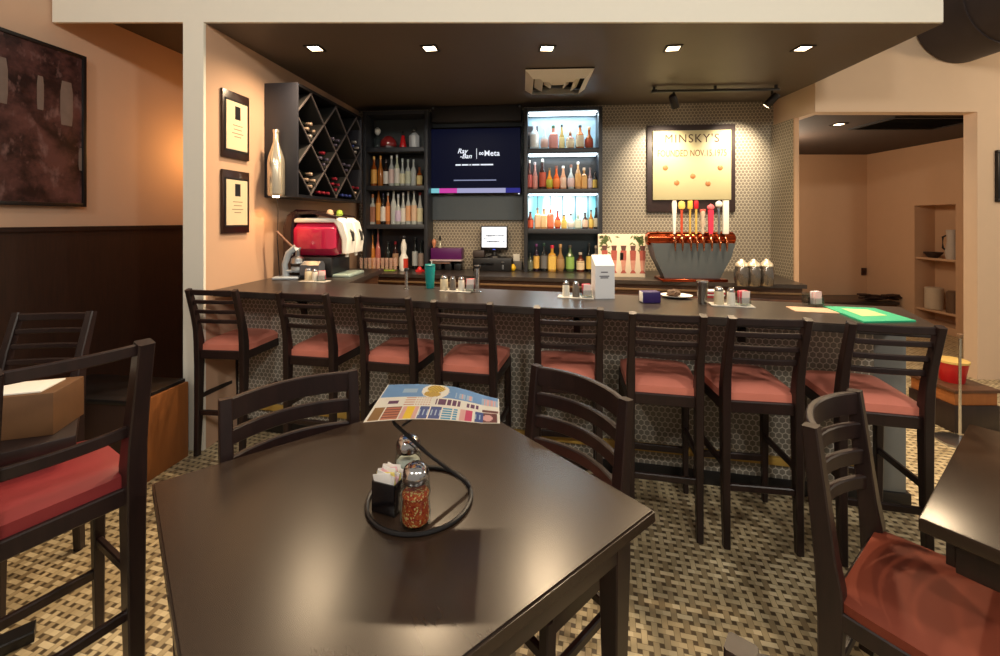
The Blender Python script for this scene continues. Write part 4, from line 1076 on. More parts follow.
def cond_set(px, py, where, order, group):
    x, y = onbar(px, py); rz = bar_ang
    tray('flat pale tray under the condiments %s' % where, (x, y, ZB), (.22, .10), rz)
    for i, kd in enumerate(order):
        ox = (i-(len(order)-1)/2)*.062
        p = (x+ox*math.cos(rz), y+ox*math.sin(rz), ZB+.006)
        if kd == 'salt': shaker('salt shaker with steel lid on the tray %s' % where, group, p, M['salt'], CH)
        elif kd == 'pepper': shaker('grey pepper shaker with steel lid on the tray %s' % where, group, p, M['pepper'], CH)
        elif kd == 'jar': shaker('fat jar with steel lid on the tray %s' % where, group, p, plain((214, 200, 170), .5), CH, .10, .027)
        elif kd == 'pink': packets('holder of pink sugar packets on the tray %s' % where, group, p, (222, 84, 104), (240, 220, 214))
cond_set(315, 281.5, 'beside the citrus juicer', ['jar', 'salt', 'pink'], 'bar condiments')
cond_set(457, 291, 'right of the teal tumbler', ['jar', 'pepper', 'salt', 'pink'], 'bar condiments')
cond_set(576, 297.5, 'left of the white box', ['salt', 'pepper', 'pink'], 'bar condiments')
cond_set(731, 305.5, 'right of the steel shaker', ['jar', 'salt', 'pink'], 'bar condiments')
# teal tumbler
x, y = onbar(430, 288)
t = thing('teal_tumbler', 'tall teal drinking tumbler standing on the bar', 'tumbler', (x, y, ZB))
b = bm_(); lathe(b, [(0, 0), (.026, 0), (.028, .005), (.036, .14), (.037, .155), (0, .155)], 20); obj('cup', b, M['teal'], t)
b = bm_(); lathe(b, [(.037, .152), (.037, .163), (.03, .168), (0, .168)], 20); obj('lid', b, plain((20, 120, 124), .35), t)
b = bm_(); tube(b, [(.01, 0, .16), (.012, 0, .19)], .004, 8); obj('straw', b, M['white'], t)
# chrome posts
for px, yb_, yt_, r, where in ((406.5, 289, 268, .012, 'left'), (477, 292, 265, .017, 'right')):
    x, y = onbar(px, yb_); h = (yb_-yt_)/F*y
    t = thing('chrome_post', '%s short chrome service post on the bar %s of the tray by the teal tumbler' % ('slim' if where == 'left' else 'thick', where), 'post', (x, y, ZB), 0, 'chrome service posts')
    b = bm_(); lathe(b, [(0, 0), (r*1.7, 0), (r*1.7, .006), (r, .012), (r, h-.02)], 18); obj('shaft', b, M['chrome'], t)
    b = bm_(); lathe(b, [(r*1.35, h-.022), (r*1.35, h-.004), (r*1.1, h), (0, h)], 18); obj('cap', b, plain((60, 58, 60), .3, .8), t)
# white wedge-topped box
x, y = onbar(604, 298.5); s_ = y/F
t = thing('white_box', 'tall white card box with slanted top standing on the bar', 'card box', (x, y+.03, ZB), .12)
b = bm_(); w_, hh_, d_ = 20*s_, 33*s_, .075
prof = [(-d_/2, 0), (d_/2, 0), (d_/2, 43*s_), (-d_/2, hh_)]
va = [b.verts.new((-w_/2, p[0], p[1])) for p in prof]; vc = [b.verts.new((w_/2, p[0], p[1])) for p in prof]
b.faces.new(va[::-1]); b.faces.new(vc)
for i in range(4): b.faces.new((va[i], va[(i+1) % 4], vc[(i+1) % 4], vc[i]))
obj('carton', b, plain((226, 228, 232), .5, var=.03), t, smooth=False)
b = bm_()
for zq, wq in ((.80, .35), (.68, .5), (.63, .4)): bx(b, (-.004, -d_/2-.0006, hh_*zq), (w_*wq, .001, .007))
obj('print_lines', b, plain((110, 110, 120), .6), t)
# violet napkin box with white end
x, y = onbar(651.5, 303)
t = thing('violet_box', 'dark violet packet with a white left end lying on the bar', 'packet', (x, y+.03, ZB), .05)
b = bm_(); bx(b, (0, 0, .032), (.105, .07, .064), .004); obj('packet_body', b, M['violet'], t)
b = bm_(); bx(b, (-.0535, -.006, .034), (.004, .05, .058), .001); obj('end_label', b, M['white'], t)
# plate with a crust of food
x, y = onbar(676, 297.5)
t = thing('plate', 'white oval plate on the bar beside the steel shaker', 'plate', (x, y, ZB), bar_ang)
b = bm_(); lathe(b, [(0, .001), (.05, .0), (.06, .004), (.095, .014), (.096, .017), (.06, .009), (0, .006)], 28, sy=.8); obj('dish', b, M['white'], t)
b = bm_(); rnd = random.Random(9)
bmesh.ops.create_icosphere(b, subdivisions=3, radius=.034)
for v in b.verts: v.co *= 1+rnd.uniform(-.16, .16)
for v in b.verts: v.co.z = v.co.z*.7+.026; v.co.x *= 1.2
o = obj('crust', b, plain((96, 70, 50), .7, var=.4, scale=70), loc=(x-.015, y, ZB+.001)); tag(o, 'brown lump of food on the white plate on the bar', 'food')
# steel shaker tin
x, y = onbar(702.5, 303.5)
t = thing('shaker_tin', 'brushed steel cocktail shaker tin standing on the bar right of the plate', 'cocktail shaker', (x, y, ZB))
b = bm_(); lathe(b, [(0, 0), (.022, 0), (.023, .004), (.030, .125), (.031, .13), (.029, .13), (.022, .02), (0, .018)], 22); obj('tin', b, plain((150, 146, 140), .22, 1.0), t)
b = bm_(); lathe(b, [(.0305, .120), (.032, .124), (.032, .13), (.0305, .132)], 22); obj('rim', b, M['chrome'], t)
# folded red and white napkins behind the condiments
x, y = onbar(716, 298)
t = thing('folded_napkins', 'folded red and white napkins behind the condiment tray right of the shaker', 'napkins', (x, y+.03, ZB), -.2)
b = bm_()
for i in range(4): bx(b, (random.uniform(-.006, .006), 0, .006+.011*i), (.11, .07, .010), .003, mi=i % 2)
obj('stack', b, [plain((196, 52, 60), .7), M['paper']], t)
# glass and packets at the right end
x, y = onbar(806, 305.5)
tumbler('small clear glass near the right end of the bar beside white packets', 'glasses', (x, y, ZB+.0045), .07, .022, M['glass'])
x, y = onbar(816, 306.5)
t = packets('cup of white and pink sweetener packets near the right end of the bar', 'bar condiments', (x, y, ZB+.0045), (236, 232, 232), (240, 196, 200), .055, 7)
b = bm_(); bx(b, (0, 0, .002), (.24, .13, .004), .001)
x, y = onbar(822, 310.5); o = obj('paper_mat', b, plain((206, 170, 140), .8), loc=(x-.03, y, ZB), rz=bar_ang); tag(o, 'tan paper mat under the small glass at the right end of the bar', 'paper mat')
# green mat
pts = [onbar(823, 307.3), onbar(874, 309.3), onbar(916, 322), onbar(864, 323.2)]
t = thing('green_mat', 'bright green rubber bar mat with pale middle at the right end of the bar', 'bar mat', (pts[0][0], pts[0][1], ZB))
b = bm_(); prism(b, [(p[0]-pts[0][0], p[1]-pts[0][1]) for p in pts], .0005, .008); obj('mat', b, M['green_mat'], t, smooth=False)
cxm = sum(p[0]-pts[0][0] for p in pts)/4; cym = sum(p[1]-pts[0][1] for p in pts)/4
b = bm_(); prism(b, [(cxm+(p[0]-pts[0][0]-cxm)*.5, cym+.02+(p[1]-pts[0][1]-cym)*.5) for p in pts], .008, .0095); obj('printed_patch', b, M['mat_pale'], t, smooth=False)

# ------------------------------------------------------------------ back room bits
b = bm_(); bx(b, (NX+.16, 5.92, 1.0), (.28, .555, .03), .003); o = obj('niche_shelf', b, M['tan'], loc=(0, 0, 0)); tag(o, 'upper pale shelf in the wall niche beyond the opening', 'shelf', 'niche shelves')
b = bm_(); bx(b, (NX+.16, 5.92, .27), (.28, .555, .03), .003); o = obj('niche_shelf', b, M['tan'], loc=(0, 0, 0)); tag(o, 'lower pale shelf in the wall niche beyond the opening', 'shelf', 'niche shelves')
t = thing('paper_roll', 'pale round tub on the lower niche shelf', 'tub', (NX+.1, 6.02, .286)); b = bm_(); lathe(b, [(0, 0), (.09, 0), (.1, .01), (.1, .3), (.09, .31), (0, .31)], 20); obj('tub', b, plain((206, 190, 168), .6), t)
t = thing('grey_canister', 'dark canister right of the pale tub on the niche shelf', 'canister', (NX+.1, 5.76, .286)); b = bm_(); lathe(b, [(0, 0), (.07, 0), (.07, .28), (.05, .3), (0, .3)], 18); obj('can', b, plain((110, 84, 64), .5), t)
t = thing('white_jug', 'white jug with a dark handle on the upper niche shelf', 'jug', (NX+.08, 5.76, 1.016)); b = bm_(); lathe(b, [(0, 0), (.06, 0), (.07, .1), (.05, .25), (.06, .4), (0, .4)], 18); obj('jug', b, plain((196, 186, 176), .5), t)
b = bm_(); tube(b, [(0, .05, .33), (0, .12, .3), (0, .12, .15), (0, .06, .1)], .012, 8); obj('handle', b, M['black'], t)
t = thing('dark_bowl', 'low dark bowl on the upper niche shelf beside the white jug', 'bowl', (NX+.09, 6.02, 1.016)); b = bm_(); lathe(b, [(0, 0), (.05, 0), (.1, .06), (.105, .08), (.09, .08), (.04, .02), (0, .02)], 20); obj('bowl', b, plain((56, 40, 36), .5), t)
x, y, z = at(868, 271.5, 6.99); x = min(x, 6.0)
t = thing('light_switch', 'dark switch plate on the far wall beyond the opening', 'switch', (x, y, z)); b = bm_(); bx(b, (0, 0, 0), (.08, .015, .12), .004); obj('plate', b, plain((60, 30, 24), .4), t)
b = bm_(); bx(b, (0, -.009, 0), (.02, .006, .04), .002); obj('toggle', b, M['black'], t)
# side counter in the back room with dark items
t = thing('low_ledge', 'low dark ledge against the far wall beyond the opening', 'counter', (5.0, 6.66, 0))
b = bm_(); bx(b, (0, 0, .14), (1.9, .6, .28)); obj('body', b, M['cabinet_wood'], t, smooth=False)
b = bm_(); bx(b, (0, -.01, .30), (1.94, .64, .04), .004); obj('top', b, M['bar_wood'], t)
for i, (px, h, lab) in enumerate(((868, .10, 'flat dark packet heap'), (882, .09, 'second dark packet heap'), (893, .07, 'third dark packet heap'))):
    xx = (px-HX)/F*6.45; b = bm_(); rnd = random.Random(i)
    for q in range(5): bx(b, (rnd.uniform(-.08, .08), rnd.uniform(-.06, .06), .02+.018*q), (.14, .1, .02), .004, mat=Matrix.Rotation(rnd.uniform(-.6, .6), 4, 'Z'))
    o = obj('packet_heap', b, plain((50, 32, 28), .6, var=.3), loc=(xx, 6.45, .32)); tag(o, lab+' on the ledge beyond the opening, %s of three' % ('left', 'middle', 'right')[i], 'packets', 'dark packets on the far counter')
# red bucket on a small stand with a steel pole, right of the bar
x, y, z = at(952, 380, 3.25)
t = thing('stool_stand', 'low wooden stand under the red bucket right of the bar', 'stand', (x, y, 0))
zst = zat(381, 3.25)
b = bm_(); bx(b, (0, 0, zst-.012), (.34, .36, .024), .004); obj('top', b, M['cabinet_wood'], t)
b = bm_(); bx(b, (0, 0, (zst-.024+.2)/2), (.31, .33, zst-.024-.2), .003); obj('body', b, M['orange_wood'], t)
b = bm_(); bx(b, (0, 0, .1), (.33, .35, .2), .004); obj('plinth', b, M['black_wood'], t)
t = thing('red_bucket', 'red bucket with a pale rim on the low stand right of the bar', 'bucket', (x, y, zst))
b = bm_(); lathe(b, [(0, 0), (.068, 0), (.07, .006), (.092, .15), (.085, .15), (.062, .02), (0, .02)], 22); obj('pail', b, plain((190, 28, 30), .35), t)
b = bm_(); lathe(b, [(.09, .146), (.098, .15), (.098, .165), (.08, .17), (0, .17)], 22); obj('lid', b, plain((226, 190, 110), .5), t)
x, y, z = at(960, 330, 2.95)
t = thing('steel_pole', 'thin steel pole on a round foot beside the right opening', 'pole', (x, y, 0))
b = bm_(); lathe(b, [(0, 0), (.13, 0), (.13, .012), (.02, .03), (0, .03)], 24); obj('foot', b, M['steel'], t)
zpt = zat(334, 2.95); b = bm_(); tube(b, [(0, 0, .02), (0, 0, zpt)], .008, 12); obj('shaft', b, M['chrome'], t)
b = bm_(); lathe(b, [(.012, zpt-.03), (.016, zpt-.025), (.016, zpt), (0, zpt+.006)], 14); obj('head', b, plain((130, 100, 76), .4), t)
# dark picture on the wall at the right edge
x, y, z = at(1012, 176, 4.10)
t = thing('framed_picture', 'dark framed picture cut by the right edge of the photo', 'picture', (x, y, z))
b = bm_()
for sx, sz, w_, h_ in ((0, .235, .3, .03), (0, -.235, .3, .03), (.135, 0, .03, .44), (-.135, 0, .03, .44)): bx(b, (sx, 0, sz), (w_, .03, h_), .003)
obj('frame', b, M['black'], t)
b = bm_(); bx(b, (0, .004, 0), (.25, .012, .45)); obj('print', b, plain((60, 66, 76), .3, var=.4), t)

# ================================================================== SEATING
def slat_pts(w, y, z, bow, n=8):
    return [(-w/2+w*i/n, y-bow*(1-(2*i/n-1)**2), z) for i in range(n+1)]
def post_y(z, prof):
    for (z0, y0), (z1, y1) in zip(prof, prof[1:]):
        if z0 <= z <= z1: return y0+(y1-y0)*(z-z0)/(z1-z0)
    return prof[-1][1]
def make_seat(name, label, cat, sz, top, hw, rails, railh, bow, seatmat, pw=.034, pd=.042, foot=None, depth=.40, thick=.07, lean=.085):
    """local +Y is the way the sitter faces; the back is at -Y"""
    t = thing(name, label, cat)
    prof = [(0, -.205), (sz*.6, -.185), (sz, -.19), (sz+.12, -.205), (top, -.19-lean)]
    wd = M['black_wood']
    for s in (-1, 1):
        b = bm_(); zs = [0, sz*.35, sz*.8, sz, sz+.08, sz+(top-sz)*.5, top]
        rsweep(b, [(s*(hw-pw/2), post_y(z, prof), z) for z in zs], [pw*.9, pw, pw*1.1, pw*1.15, pw*1.1, pw*1.0, pw*.95], [pd*.8, pd, pd*1.25, pd*1.3, pd*1.1, pd, pd*.8], up=(0, 1, 0))
        obj('rear_leg', b, wd, t)
        b = bm_(); fw = hw+.012
        rsweep(b, [(s*(fw-.01), .175, 0), (s*(fw-.014), .17, sz*.5), (s*(fw-.016), .165, sz-thick-.005)], [.026, .034, .038], [.028, .036, .04], up=(0, 1, 0)); obj('front_leg', b, wd, t)
    # back rails
    for i, z in enumerate(rails):
        b = bm_(); y = post_y(z, prof)
        rsweep(b, slat_pts(2*hw-pw*1.2, y+.004, z, bow), .022 if bow > .03 else .018, railh[i], up=(0, 0, 1)); obj('top_rail' if i == 0 else 'back_slat', b, wd, t)
    # apron
    b = bm_(); za = sz-thick-.02
    for s in (-1, 1): rsweep(b, [(s*(hw-.012), -.185, za), (s*(hw+.004), .165, za)], .022, .055)
    rsweep(b, [(-hw+.01, .17, za), (hw-.01, .17, za)], .022, .055); rsweep(b, [(-hw+.02, -.185, za), (hw-.02, -.185, za)], .022, .055)
    obj('apron', b, wd, t)
    # cushion: puffy tapered pad
    b = bm_(); n, m_ = 12, 12; z0 = sz-thick; grid = []
    def halfw(v): return (hw-.004)+(.014)*v
    def pt(u, v, topf):
        e = (1-abs(2*u-1)**5)*(1-abs(2*v-1)**5)
        w_ = halfw(v); x = (2*u-1)*w_; y = -.18+depth*v-.012*(abs(2*u-1)**4)*(1 if v > .5 else 0)*v
        k_ = 1-.05*(abs(2*v-1)**6); x *= k_
        return Vector((x, y, z0+(thick*.62+thick*.38*max(0, e)**.6 if topf else 0)))
    vt = [[b.verts.new(pt(i/n, j/m_, True)) for j in range(m_+1)] for i in range(n+1)]
    vb = [[b.verts.new(pt(i/n, j/m_, False)) for j in range(m_+1)] for i in range(n+1)]
    for i in range(n):
        for j in range(m_):
            b.faces.new((vt[i][j], vt[i+1][j], vt[i+1][j+1], vt[i][j+1])); b.faces.new((vb[i][j], vb[i][j+1], vb[i+1][j+1], vb[i+1][j]))
    for i in range(n):
        for j in (0, m_): b.faces.new((vt[i][j], vt[i+1][j], vb[i+1][j], vb[i][j]))
    for j in range(m_):
        for i in (0, n): b.faces.new((vt[i][j], vt[i][j+1], vb[i][j+1], vb[i][j]))
    obj('seat_cushion', b, seatmat, t)
    # stretchers
    def stretcher(p, q, h=.032):
        b = bm_(); rsweep(b, [p, q], .02, h); obj('stretcher', b, wd, t)
    zb_, zs_, zf_ = foot
    stretcher((-hw+.02, post_y(zb_, prof), zb_), (hw-.02, post_y(zb_, prof), zb_))
    stretcher((-hw, .172, zf_), (hw, .172, zf_), .036)
    for s in (-1, 1): stretcher((s*(hw-.014), post_y(zs_, prof), zs_+.02), (s*(hw-.002), .17, zs_))
    return t
def stool_new(seatmat, label, rails=(1.085, 1.022, .955, .888), rh=(.034, .024, .024, .026)): return make_seat('bar_stool', label, 'bar stool', .752, 1.105, .176, rails, rh, .012, seatmat, foot=(.28, .36, .24))
def chair_new(seatmat, label): return make_seat('dining_chair', label, 'dining chair', .47, .925, .243, [.884, .79, .70, .612], [.08, .055, .052, .045], .062, seatmat, pw=.042, pd=.05, foot=(.2, .24, .3), thick=.055, lean=.05)
stools = [((185.5, 237, 290.5), 'standing before the cream pillar'), ((271, 332, 294), 'second from the pillar'), ((349.5, 415, 297.5), 'third from the pillar, right of the ladder-back chair'),
          ((428.5, 494, 303), 'fourth from the pillar, behind the menu'), ((535, 602, 309.5), 'fifth from the pillar behind a chair'), ((631.5, 703.5, 316), 'sixth from the pillar, just right of the big table'),
          ((733.5, 806, 320.5), 'seventh from the pillar, seen in full'), ((856, 935, 327), 'at the right end below the green mat')]
rots = [-.10, -.19, -.21, -.21, -.13, -.20, -.14, -.24]
proto = None
for i, ((pl_, pr_, yt_), lab) in enumerate(stools):
    d = F*(EYE-1.10)/(yt_-HY)
    d = d+(.02 if i > 3 else 0)
    xl, xr = (pl_-HX)/F*d, (pr_-HX)/F*d; cx = (xl+xr)/2
    rz = rots[i]
    if proto is None: o = proto = stool_new(M['seat_red'], '')
    else: o = copy_tree(proto)
    # centre of the top rail is at local (0,-.275)
    o.location = (cx-(.275)*math.sin(rz), d+.275*math.cos(rz), 0); o.rotation_euler = (0, 0, rz)
    tag(o, 'black bar stool with salmon seat %s' % lab, 'bar stool', 'bar stools along the bar')
# big table ------------------------------------------------------------
Rc = Vector((.4325, 1.184)); Lc = Vector((-1.0716, 1.306)); Fc = Vector((-.220, 1.985)); Nc = Rc+Lc-Fc
uu = (Rc-Fc).normalized(); vv_ = (Lc-Fc).normalized()
ctr = (Rc+Lc)/2; ta = math.atan2(uu.y, uu.x); su = (Rc-Fc).length; sv = (Lc-Fc).length
def make_table(label, c, rz, su, sv, quad=None, pedestal=False):
    t = thing('dining_table', label, 'dining table', (c[0], c[1], 0), rz)
    b = bm_()
    if quad is None: bx(b, (0, 0, ZT-.019), (su, sv, .038), .005)
    else:
        ca, sa = math.cos(-rz), math.sin(-rz)
        prism(b, [((p[0]-c[0])*ca-(p[1]-c[1])*sa, (p[0]-c[0])*sa+(p[1]-c[1])*ca) for p in quad], ZT-.038, ZT)
        bmesh.ops.bevel(b, geom=[e for e in b.edges if abs(e.verts[0].co.z-e.verts[1].co.z) < .001], offset=.005, segments=2, affect='EDGES')
    obj('tabletop', b, M['table_wood'], t)
    b = bm_()
    for s in (-1, 1):
        bx(b, (s*(su/2-.055), 0, ZT-.085), (.022, sv-.13, .09), .002); bx(b, (0, s*(sv/2-.055), ZT-.085), (su-.13, .022, .09), .002)
    obj('apron', b, M['black_wood'], t)
    if pedestal:
        b = bm_(); rsweep(b, [(0, 0, ZT-.04), (0, 0, .05)], .09, .09, up=(0, 1, 0)); obj('column', b, M['black_wood'], t)
        b = bm_(); rsweep(b, [(-.32, 0, .025), (.32, 0, .025)], .07, .05); rsweep(b, [(0, -.32, .025), (0, .32, .025)], .07, .049); obj('foot', b, M['black_wood'], t)
        return t
    for sx in (-1, 1):
        for sy in (-1, 1):
            b = bm_(); X, Y = sx*(su/2-.075), sy*(sv/2-.075)
            rsweep(b, [(X, Y, ZT-.04), (X, Y, ZT-.14), (X, Y, 0)], [.066, .066, .042], [.066, .066, .042], up=(0, 1, 0)); obj('leg', b, M['black_wood'], t)
    return t
make_table('large square dark wooden table in the foreground under the menu stand', ctr, ta, su, sv, quad=[Rc, Fc, Lc, Vector((-.373, .541))])
# right table
P1 = Vector((1.14, 1.156)); e1 = Vector((.807, .59)); e2 = Vector((.59, -.807))
c2 = P1+e1*.45+e2*.45
make_table('dark square table cut by the right edge of the photo', c2, math.atan2(e1.y, e1.x), .9, .9, pedestal=True)
def put(o, top_mid, face, label, group='dining chairs', back=None):
    if back is None: back = .24 if 'chair' in o.name else .275
    f = Vector(face).normalized(); rz = math.atan2(-f.x, f.y)
    o.location = (top_mid[0]+f.x*back, top_mid[1]+f.y*back, 0); o.rotation_euler = (0, 0, rz)
    tag(o, label, 'dining chair' if 'chair' in o.name else 'bar stool', group)
CH1 = chair_new(M['seat_red'], '')
put(CH1, (.30, 1.655), (-.775, -.631), 'black dining chair with curved slats at the back right side of the big table')
o = copy_tree(CH1); put(o, (-.79, 1.625), (.631, -.775), 'black dining chair with curved slats at the back left side of the big table')
CH2 = chair_new(M['seat_rust'], '')
put(CH2, (1.125, 1.425), (.60, -.80), 'black dining chair with rust seat in the right foreground')
# chair beside the camera: only the top of one back post shows
o = copy_tree(CH1); put(o, (.525, .48), (-.63, -.775), 'dining chair right beside the camera, only one post tip showing')
# ---- left foreground: high table, stools, bench
ST2 = make_seat('bar_stool', '', 'bar stool', .752, 1.165, .182, [1.145, .875], [.036, .036], .02, M['seat_dark'], pw=.046, pd=.055, foot=(.28, .36, .24))
put(ST2, (-1.20, 1.20), (-.87, .5), 'black bar stool with dark red seat in the left foreground', 'stools at the high table')
o = stool_new(M['seat_dark'], ''); put(o, (-2.15, 2.05), (.12, -.99), 'bar stool behind the high table before the dark panelling', 'stools at the high table')
t = thing('high_table', 'dark high table at the left edge carrying a brown wooden box', 'high table', (-1.40, 1.40, 0), .75)
b = bm_(); bx(b, (-.40, .36, .82), (.80, .72, .04), .004); obj('tabletop', b, M['black_wood'], t)
b = bm_(); bx(b, (-.40, .36, .775), (.74, .66, .05), .003); obj('apron', b, M['black_wood'], t)
b = bm_(); rsweep(b, [(-.40, .36, .75), (-.40, .36, .03)], .10, .10, up=(0, 1, 0)); obj('column', b, M['black'], t)
b = bm_(); rsweep(b, [(-.68, .36, .02), (-.12, .36, .02)], .07, .04); rsweep(b, [(-.40, .08, .02), (-.40, .64, .02)], .07, .04); obj('foot', b, M['black'], t)
b = bm_(); bx(b, (-.17, .075, .9825), (.26, .12, .005), .001); o = obj('paper_menu', b, M['paper'], loc=(-1.475, 1.40, 0), rz=.30); tag(o, 'white paper sheet lying on the brown wooden box at the left edge', 'paper')
t = thing('wooden_box', 'brown wooden box on the high table at the left edge', 'box', (-1.475, 1.40, .84), .30)
b = bm_(); bx(b, (-.19, .08, .07), (.38, .16, .14), .003); obj('crate', b, plain((112, 78, 50), .5, var=.25), t)
b = bm_(); bx(b, (-.19, -.002, .10), (.10, .006, .022), .002); obj('hand_slot', b, M['matte_black'], t)
# low bench: shade painted into its dark front, orange light into the end panel
t = thing('bench', 'low wooden bench box with shade-darkened front and orange-lit end panel before the pillar', 'bench', (-2.10, 2.44, 0), -.12)
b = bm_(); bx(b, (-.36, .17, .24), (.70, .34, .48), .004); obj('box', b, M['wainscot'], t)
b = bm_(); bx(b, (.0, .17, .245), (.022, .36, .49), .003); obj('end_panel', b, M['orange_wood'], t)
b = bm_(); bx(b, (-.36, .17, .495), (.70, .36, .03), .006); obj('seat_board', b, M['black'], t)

# ================================================================== MENU STAND ON THE BIG TABLE
rc = floor_at(420, 499, ZT)
t = thing('menu_stand', 'black wire ring stand holding up the colourful menu on the big table', 'menu stand', (rc[0], rc[1], ZT))
b = bm_(); R_ = .148
tube(b, [(R_*math.cos(2*PI*i/40), R_*math.sin(2*PI*i/40), .006) for i in range(40)], .006, 8, closed=True); obj('base_ring', b, M['black'], t)
b = bm_(); tube(b, [(R_*math.cos(.28), R_*math.sin(.28), .006), (.125, .037, .03), (.02, .012, .125), (-.07, -.01, .222), (-.085, -.01, .243), (-.05, .01, .251), (.06, .06, .252)], .0055, 8); obj('support_wire', b, M['black'], t)
b = bm_(); tube(b, [(-.05, -.005, .215), (-.02, .0, .235), (.0, -.02, .25), (.06, -.02, .252), (.10, .06, .252), (.06, .10, .252), (-.02, .06, .252)], .004, 8); obj('cradle', b, M['black'], t)
ring2 = [(R_*math.cos(2*PI*i/40), R_*math.sin(2*PI*i/40), .045) for i in range(14, 29)]
# menu sheet
zm = ZT+.262
c_ = [Vector(floor_at(363, 421, zm)), Vector(floor_at(500, 422, zm)), Vector(floor_at(499, 391, zm)), Vector(floor_at(388, 383.5, zm))]
b = bm_(); nu, nv = 96, 48
cols = [(240, 238, 232), (112, 160, 216), (168, 196, 226), (232, 196, 70), (96, 66, 34), (92, 30, 90), (36, 70, 150), (60, 160, 206), (206, 60, 110), (246, 208, 40), (196, 120, 96), (110, 44, 44), (230, 180, 180), (150, 110, 60)]
def pick(u, v):          # u 0..1 left-right, v 0..1 near-far
    if u < .012 or u > .988 or v < .03: return 0
    if v > .60:          # blue band with food pictures
        if (u-.46)**2/.006+(v-.87)**2/.012 < 1: return 3 if (int(u*90)+int(v*50)) % 3 else 4
        if (u-.44)**2/.005+(v-.70)**2/.008 < 1: return 3 if (int(u*90)+int(v*50)) % 2 else 13
        if abs(u-.46) < .13: return 0 if (u-.46)**2/.014+(v-.8)**2/.05 < 1 else 1
        if .64 < u < .78 and .64 < v < .82: return (2, 12, 2, 1)[int(u*60) % 4]
        if u > .85 and v < .86: return 12 if int(u*70) % 2 else 2
        if .18 < u < .3 and .72 < v < .86: return 2
        return 1
    if v > .36:          # white band with heading
        if .10 < u < .19 and .42 < v < .50: return 5
        if .49 < u < .70 and .40 < v < .57: return 5 if int(u*130) % 5 else 0
        if .74 < u < .84 and .42 < v < .55: return 5 if int(u*110) % 4 else 0
        if u > .86 and v < .44: return 11
        if .24 < u < .46 and int(v*48) % 3 == 0: return 10 if int(u*140) % 3 else 0
        return 0
    bands = [(.02, .10, 13), (.11, .24, 11), (.25, .285, 12), (.285, .34, 9), (.34, .37, 12), (.385, .46, 6), (.47, .55, 6), (.56, .64, 7), (.65, .68, 7), (.70, .74, 12), (.74, .79, 8), (.81, .87, 6), (.87, .98, 11)]
    for a, c, m_ in bands:
        if a < u < c:
            if v > .33: return 0
            if m_ == 11 and u < .3 and int(v*48) % 3: return 10
            if m_ == 6 and .1 < v < .24 and int(u*100) % 3 == 0: return 2
            if m_ == 7 and int(v*48) % 3 == 0: return 0
            if m_ == 11 and u > .8 and (u-.91)**2/.0012+(v-.17)**2/.012 < 1: return 12
            return m_
    return 0
def mpt(u, v, dz=0.0):
    p = (c_[0]*(1-u)+c_[1]*u)*(1-v)+(c_[3]*(1-u)+c_[2]*u)*v
    return Vector((p.x-rc[0], p.y-rc[1], zm-ZT+.010*math.sin(PI*min(1, u*1.15))-.016*max(0, u-.6)**1.2*4*v-.004+dz))
vsu = [[b.verts.new(mpt(i/nu, j/nv)) for j in range(nv+1)] for i in range(nu+1)]
for i in range(nu):
    for j in range(nv): b.faces.new((vsu[i][j], vsu[i+1][j], vsu[i+1][j+1], vsu[i][j+1])).material_index = pick((i+.5)/nu, (j+.5)/nv)
geo = bmesh.ops.solidify(b, geom=b.faces[:], thickness=.0012)
o = obj('menu_sheet', b, [plain(c, .35, var=.04) for c in cols], loc=(rc[0], rc[1], ZT)); tag(o, 'colourful printed menu sheet resting on the wire stand', 'menu')
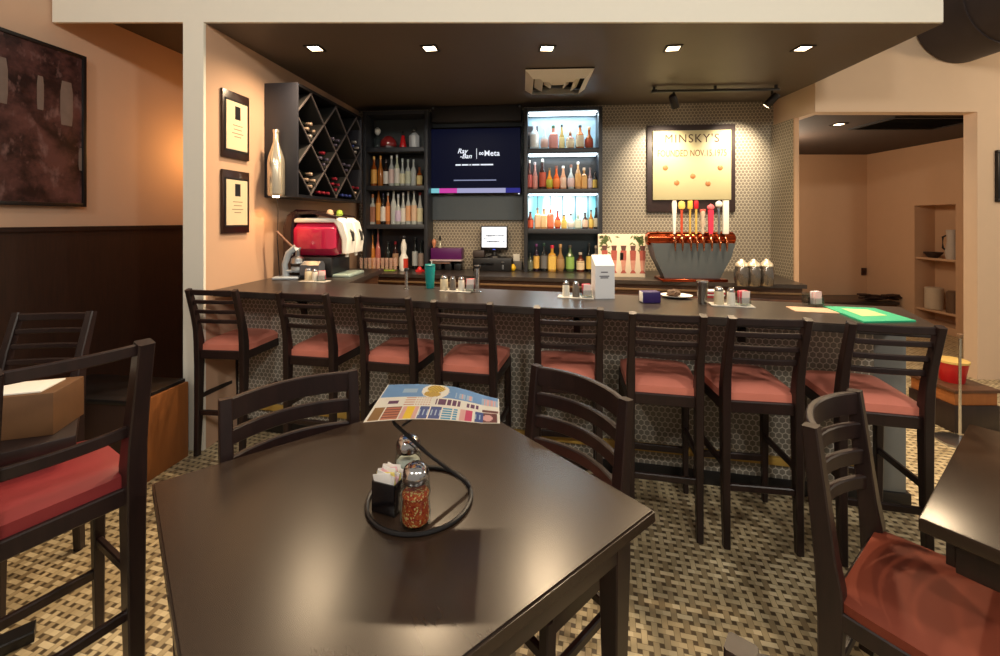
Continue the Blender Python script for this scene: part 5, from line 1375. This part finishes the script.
# pepper flake shaker
def cheese_shaker(label, loc, fill, rgb2):
    t = thing('glass_shaker', label, 'shaker', loc, 0, 'glass shakers on the big table')
    b = bm_(); lathe(b, [(0, .0), (.036, 0), (.040, .006), (.0405, .03), (.036, .06), (.040, .085), (.037, .108), (.032, .118), (.030, .118), (.035, .106), (.0375, .085), (.0335, .06), (.038, .03), (.036, .008), (0, .006)], 24); obj('glass_jar', b, M['glass'], t)
    b = bm_(); lathe(b, [(0, .0075), (.0345, .009), (.0365, .03), (.0325, .06), (.0355, .08), (.03, .087), (0, .089)], 24); obj('filling', b, fill, t)['kind'] = 'stuff'
    b = bm_(); lathe(b, [(.034, .114), (.036, .118), (.036, .134), (.030, .148), (.018, .156), (0, .158)], 24)
    ld = obj('lid', b, M['chrome'], t)
    b = bm_()
    for r_, n_ in ((.008, 5), (.018, 9)):
        for i in range(n_):
            a = 2*PI*i/n_; bx(b, (r_*math.cos(a), r_*math.sin(a), .1565-(r_/.03)**2*.006), (.004, .004, .003))
    obj('holes', b, M['black'], ld)
    return t
k = NT('pepper flakes'); n_ = k.n('ShaderNodeTexVoronoi'); n_.inputs['Scale'].default_value = 240; k.link(k.obj(), n_.inputs['Vector'])
sep = k.n('ShaderNodeSeparateColor'); k.link(n_.outputs['Color'], sep.inputs[0])
c = k.mix(sep.outputs[0], lin((170, 30, 10)), lin((214, 96, 30))); c = k.mix(k.math('GREATER_THAN', sep.outputs[1], .8), c, lin((236, 200, 130)))
k.set(Base_Color=c, Roughness=.6); k.bump(n_.outputs[0], .8, .003)
x, y = floor_at(413.0, 532, ZT); y += .035
cheese_shaker('glass shaker of red pepper flakes with steel lid on the big table', (x, y, ZT+.0005), k.m, None)
x, y = floor_at(406, 494, ZT); y += .03
cheese_shaker('glass shaker of white grated cheese behind the pepper flakes', (x, y, ZT+.0005), M['salt'], None)
# sugar caddy
x, y = floor_at(386, 516, ZT)
t = thing('sugar_caddy', 'black sugar caddy with white and yellow packets left of the pepper flakes', 'sugar caddy', (x+.0, y+.03, ZT+.0005), -.35)
b = bm_(); W2, D2, H2 = .075, .055, .085
bx(b, (0, 0, .003), (W2, D2, .006), .001)
for sx in (-1, 1): bx(b, (sx*(W2/2-.002), 0, H2/2), (.004, D2, H2), .001)
for sy in (-1, 1): bx(b, (0, sy*(D2/2-.002), H2/2), (W2, .004, H2), .001)
obj('caddy_box', b, plain((22, 18, 20), .2, var=.1, coat=.4), t)
rnd = random.Random(4)
for i in range(10):
    b = bm_(); bx(b, (0, 0, 0), (.058, .003, .075), .001)
    p_ = obj('packet', b, plain([(244, 240, 236), (244, 240, 236), (240, 222, 130), (240, 190, 200)][i % 4], .6), t, loc=(rnd.uniform(-.004, .004), -.02+.0045*i, .068+rnd.uniform(0, .012)))
    p_.rotation_euler = (rnd.uniform(-.08, .08), rnd.uniform(-.35, .35), 0)
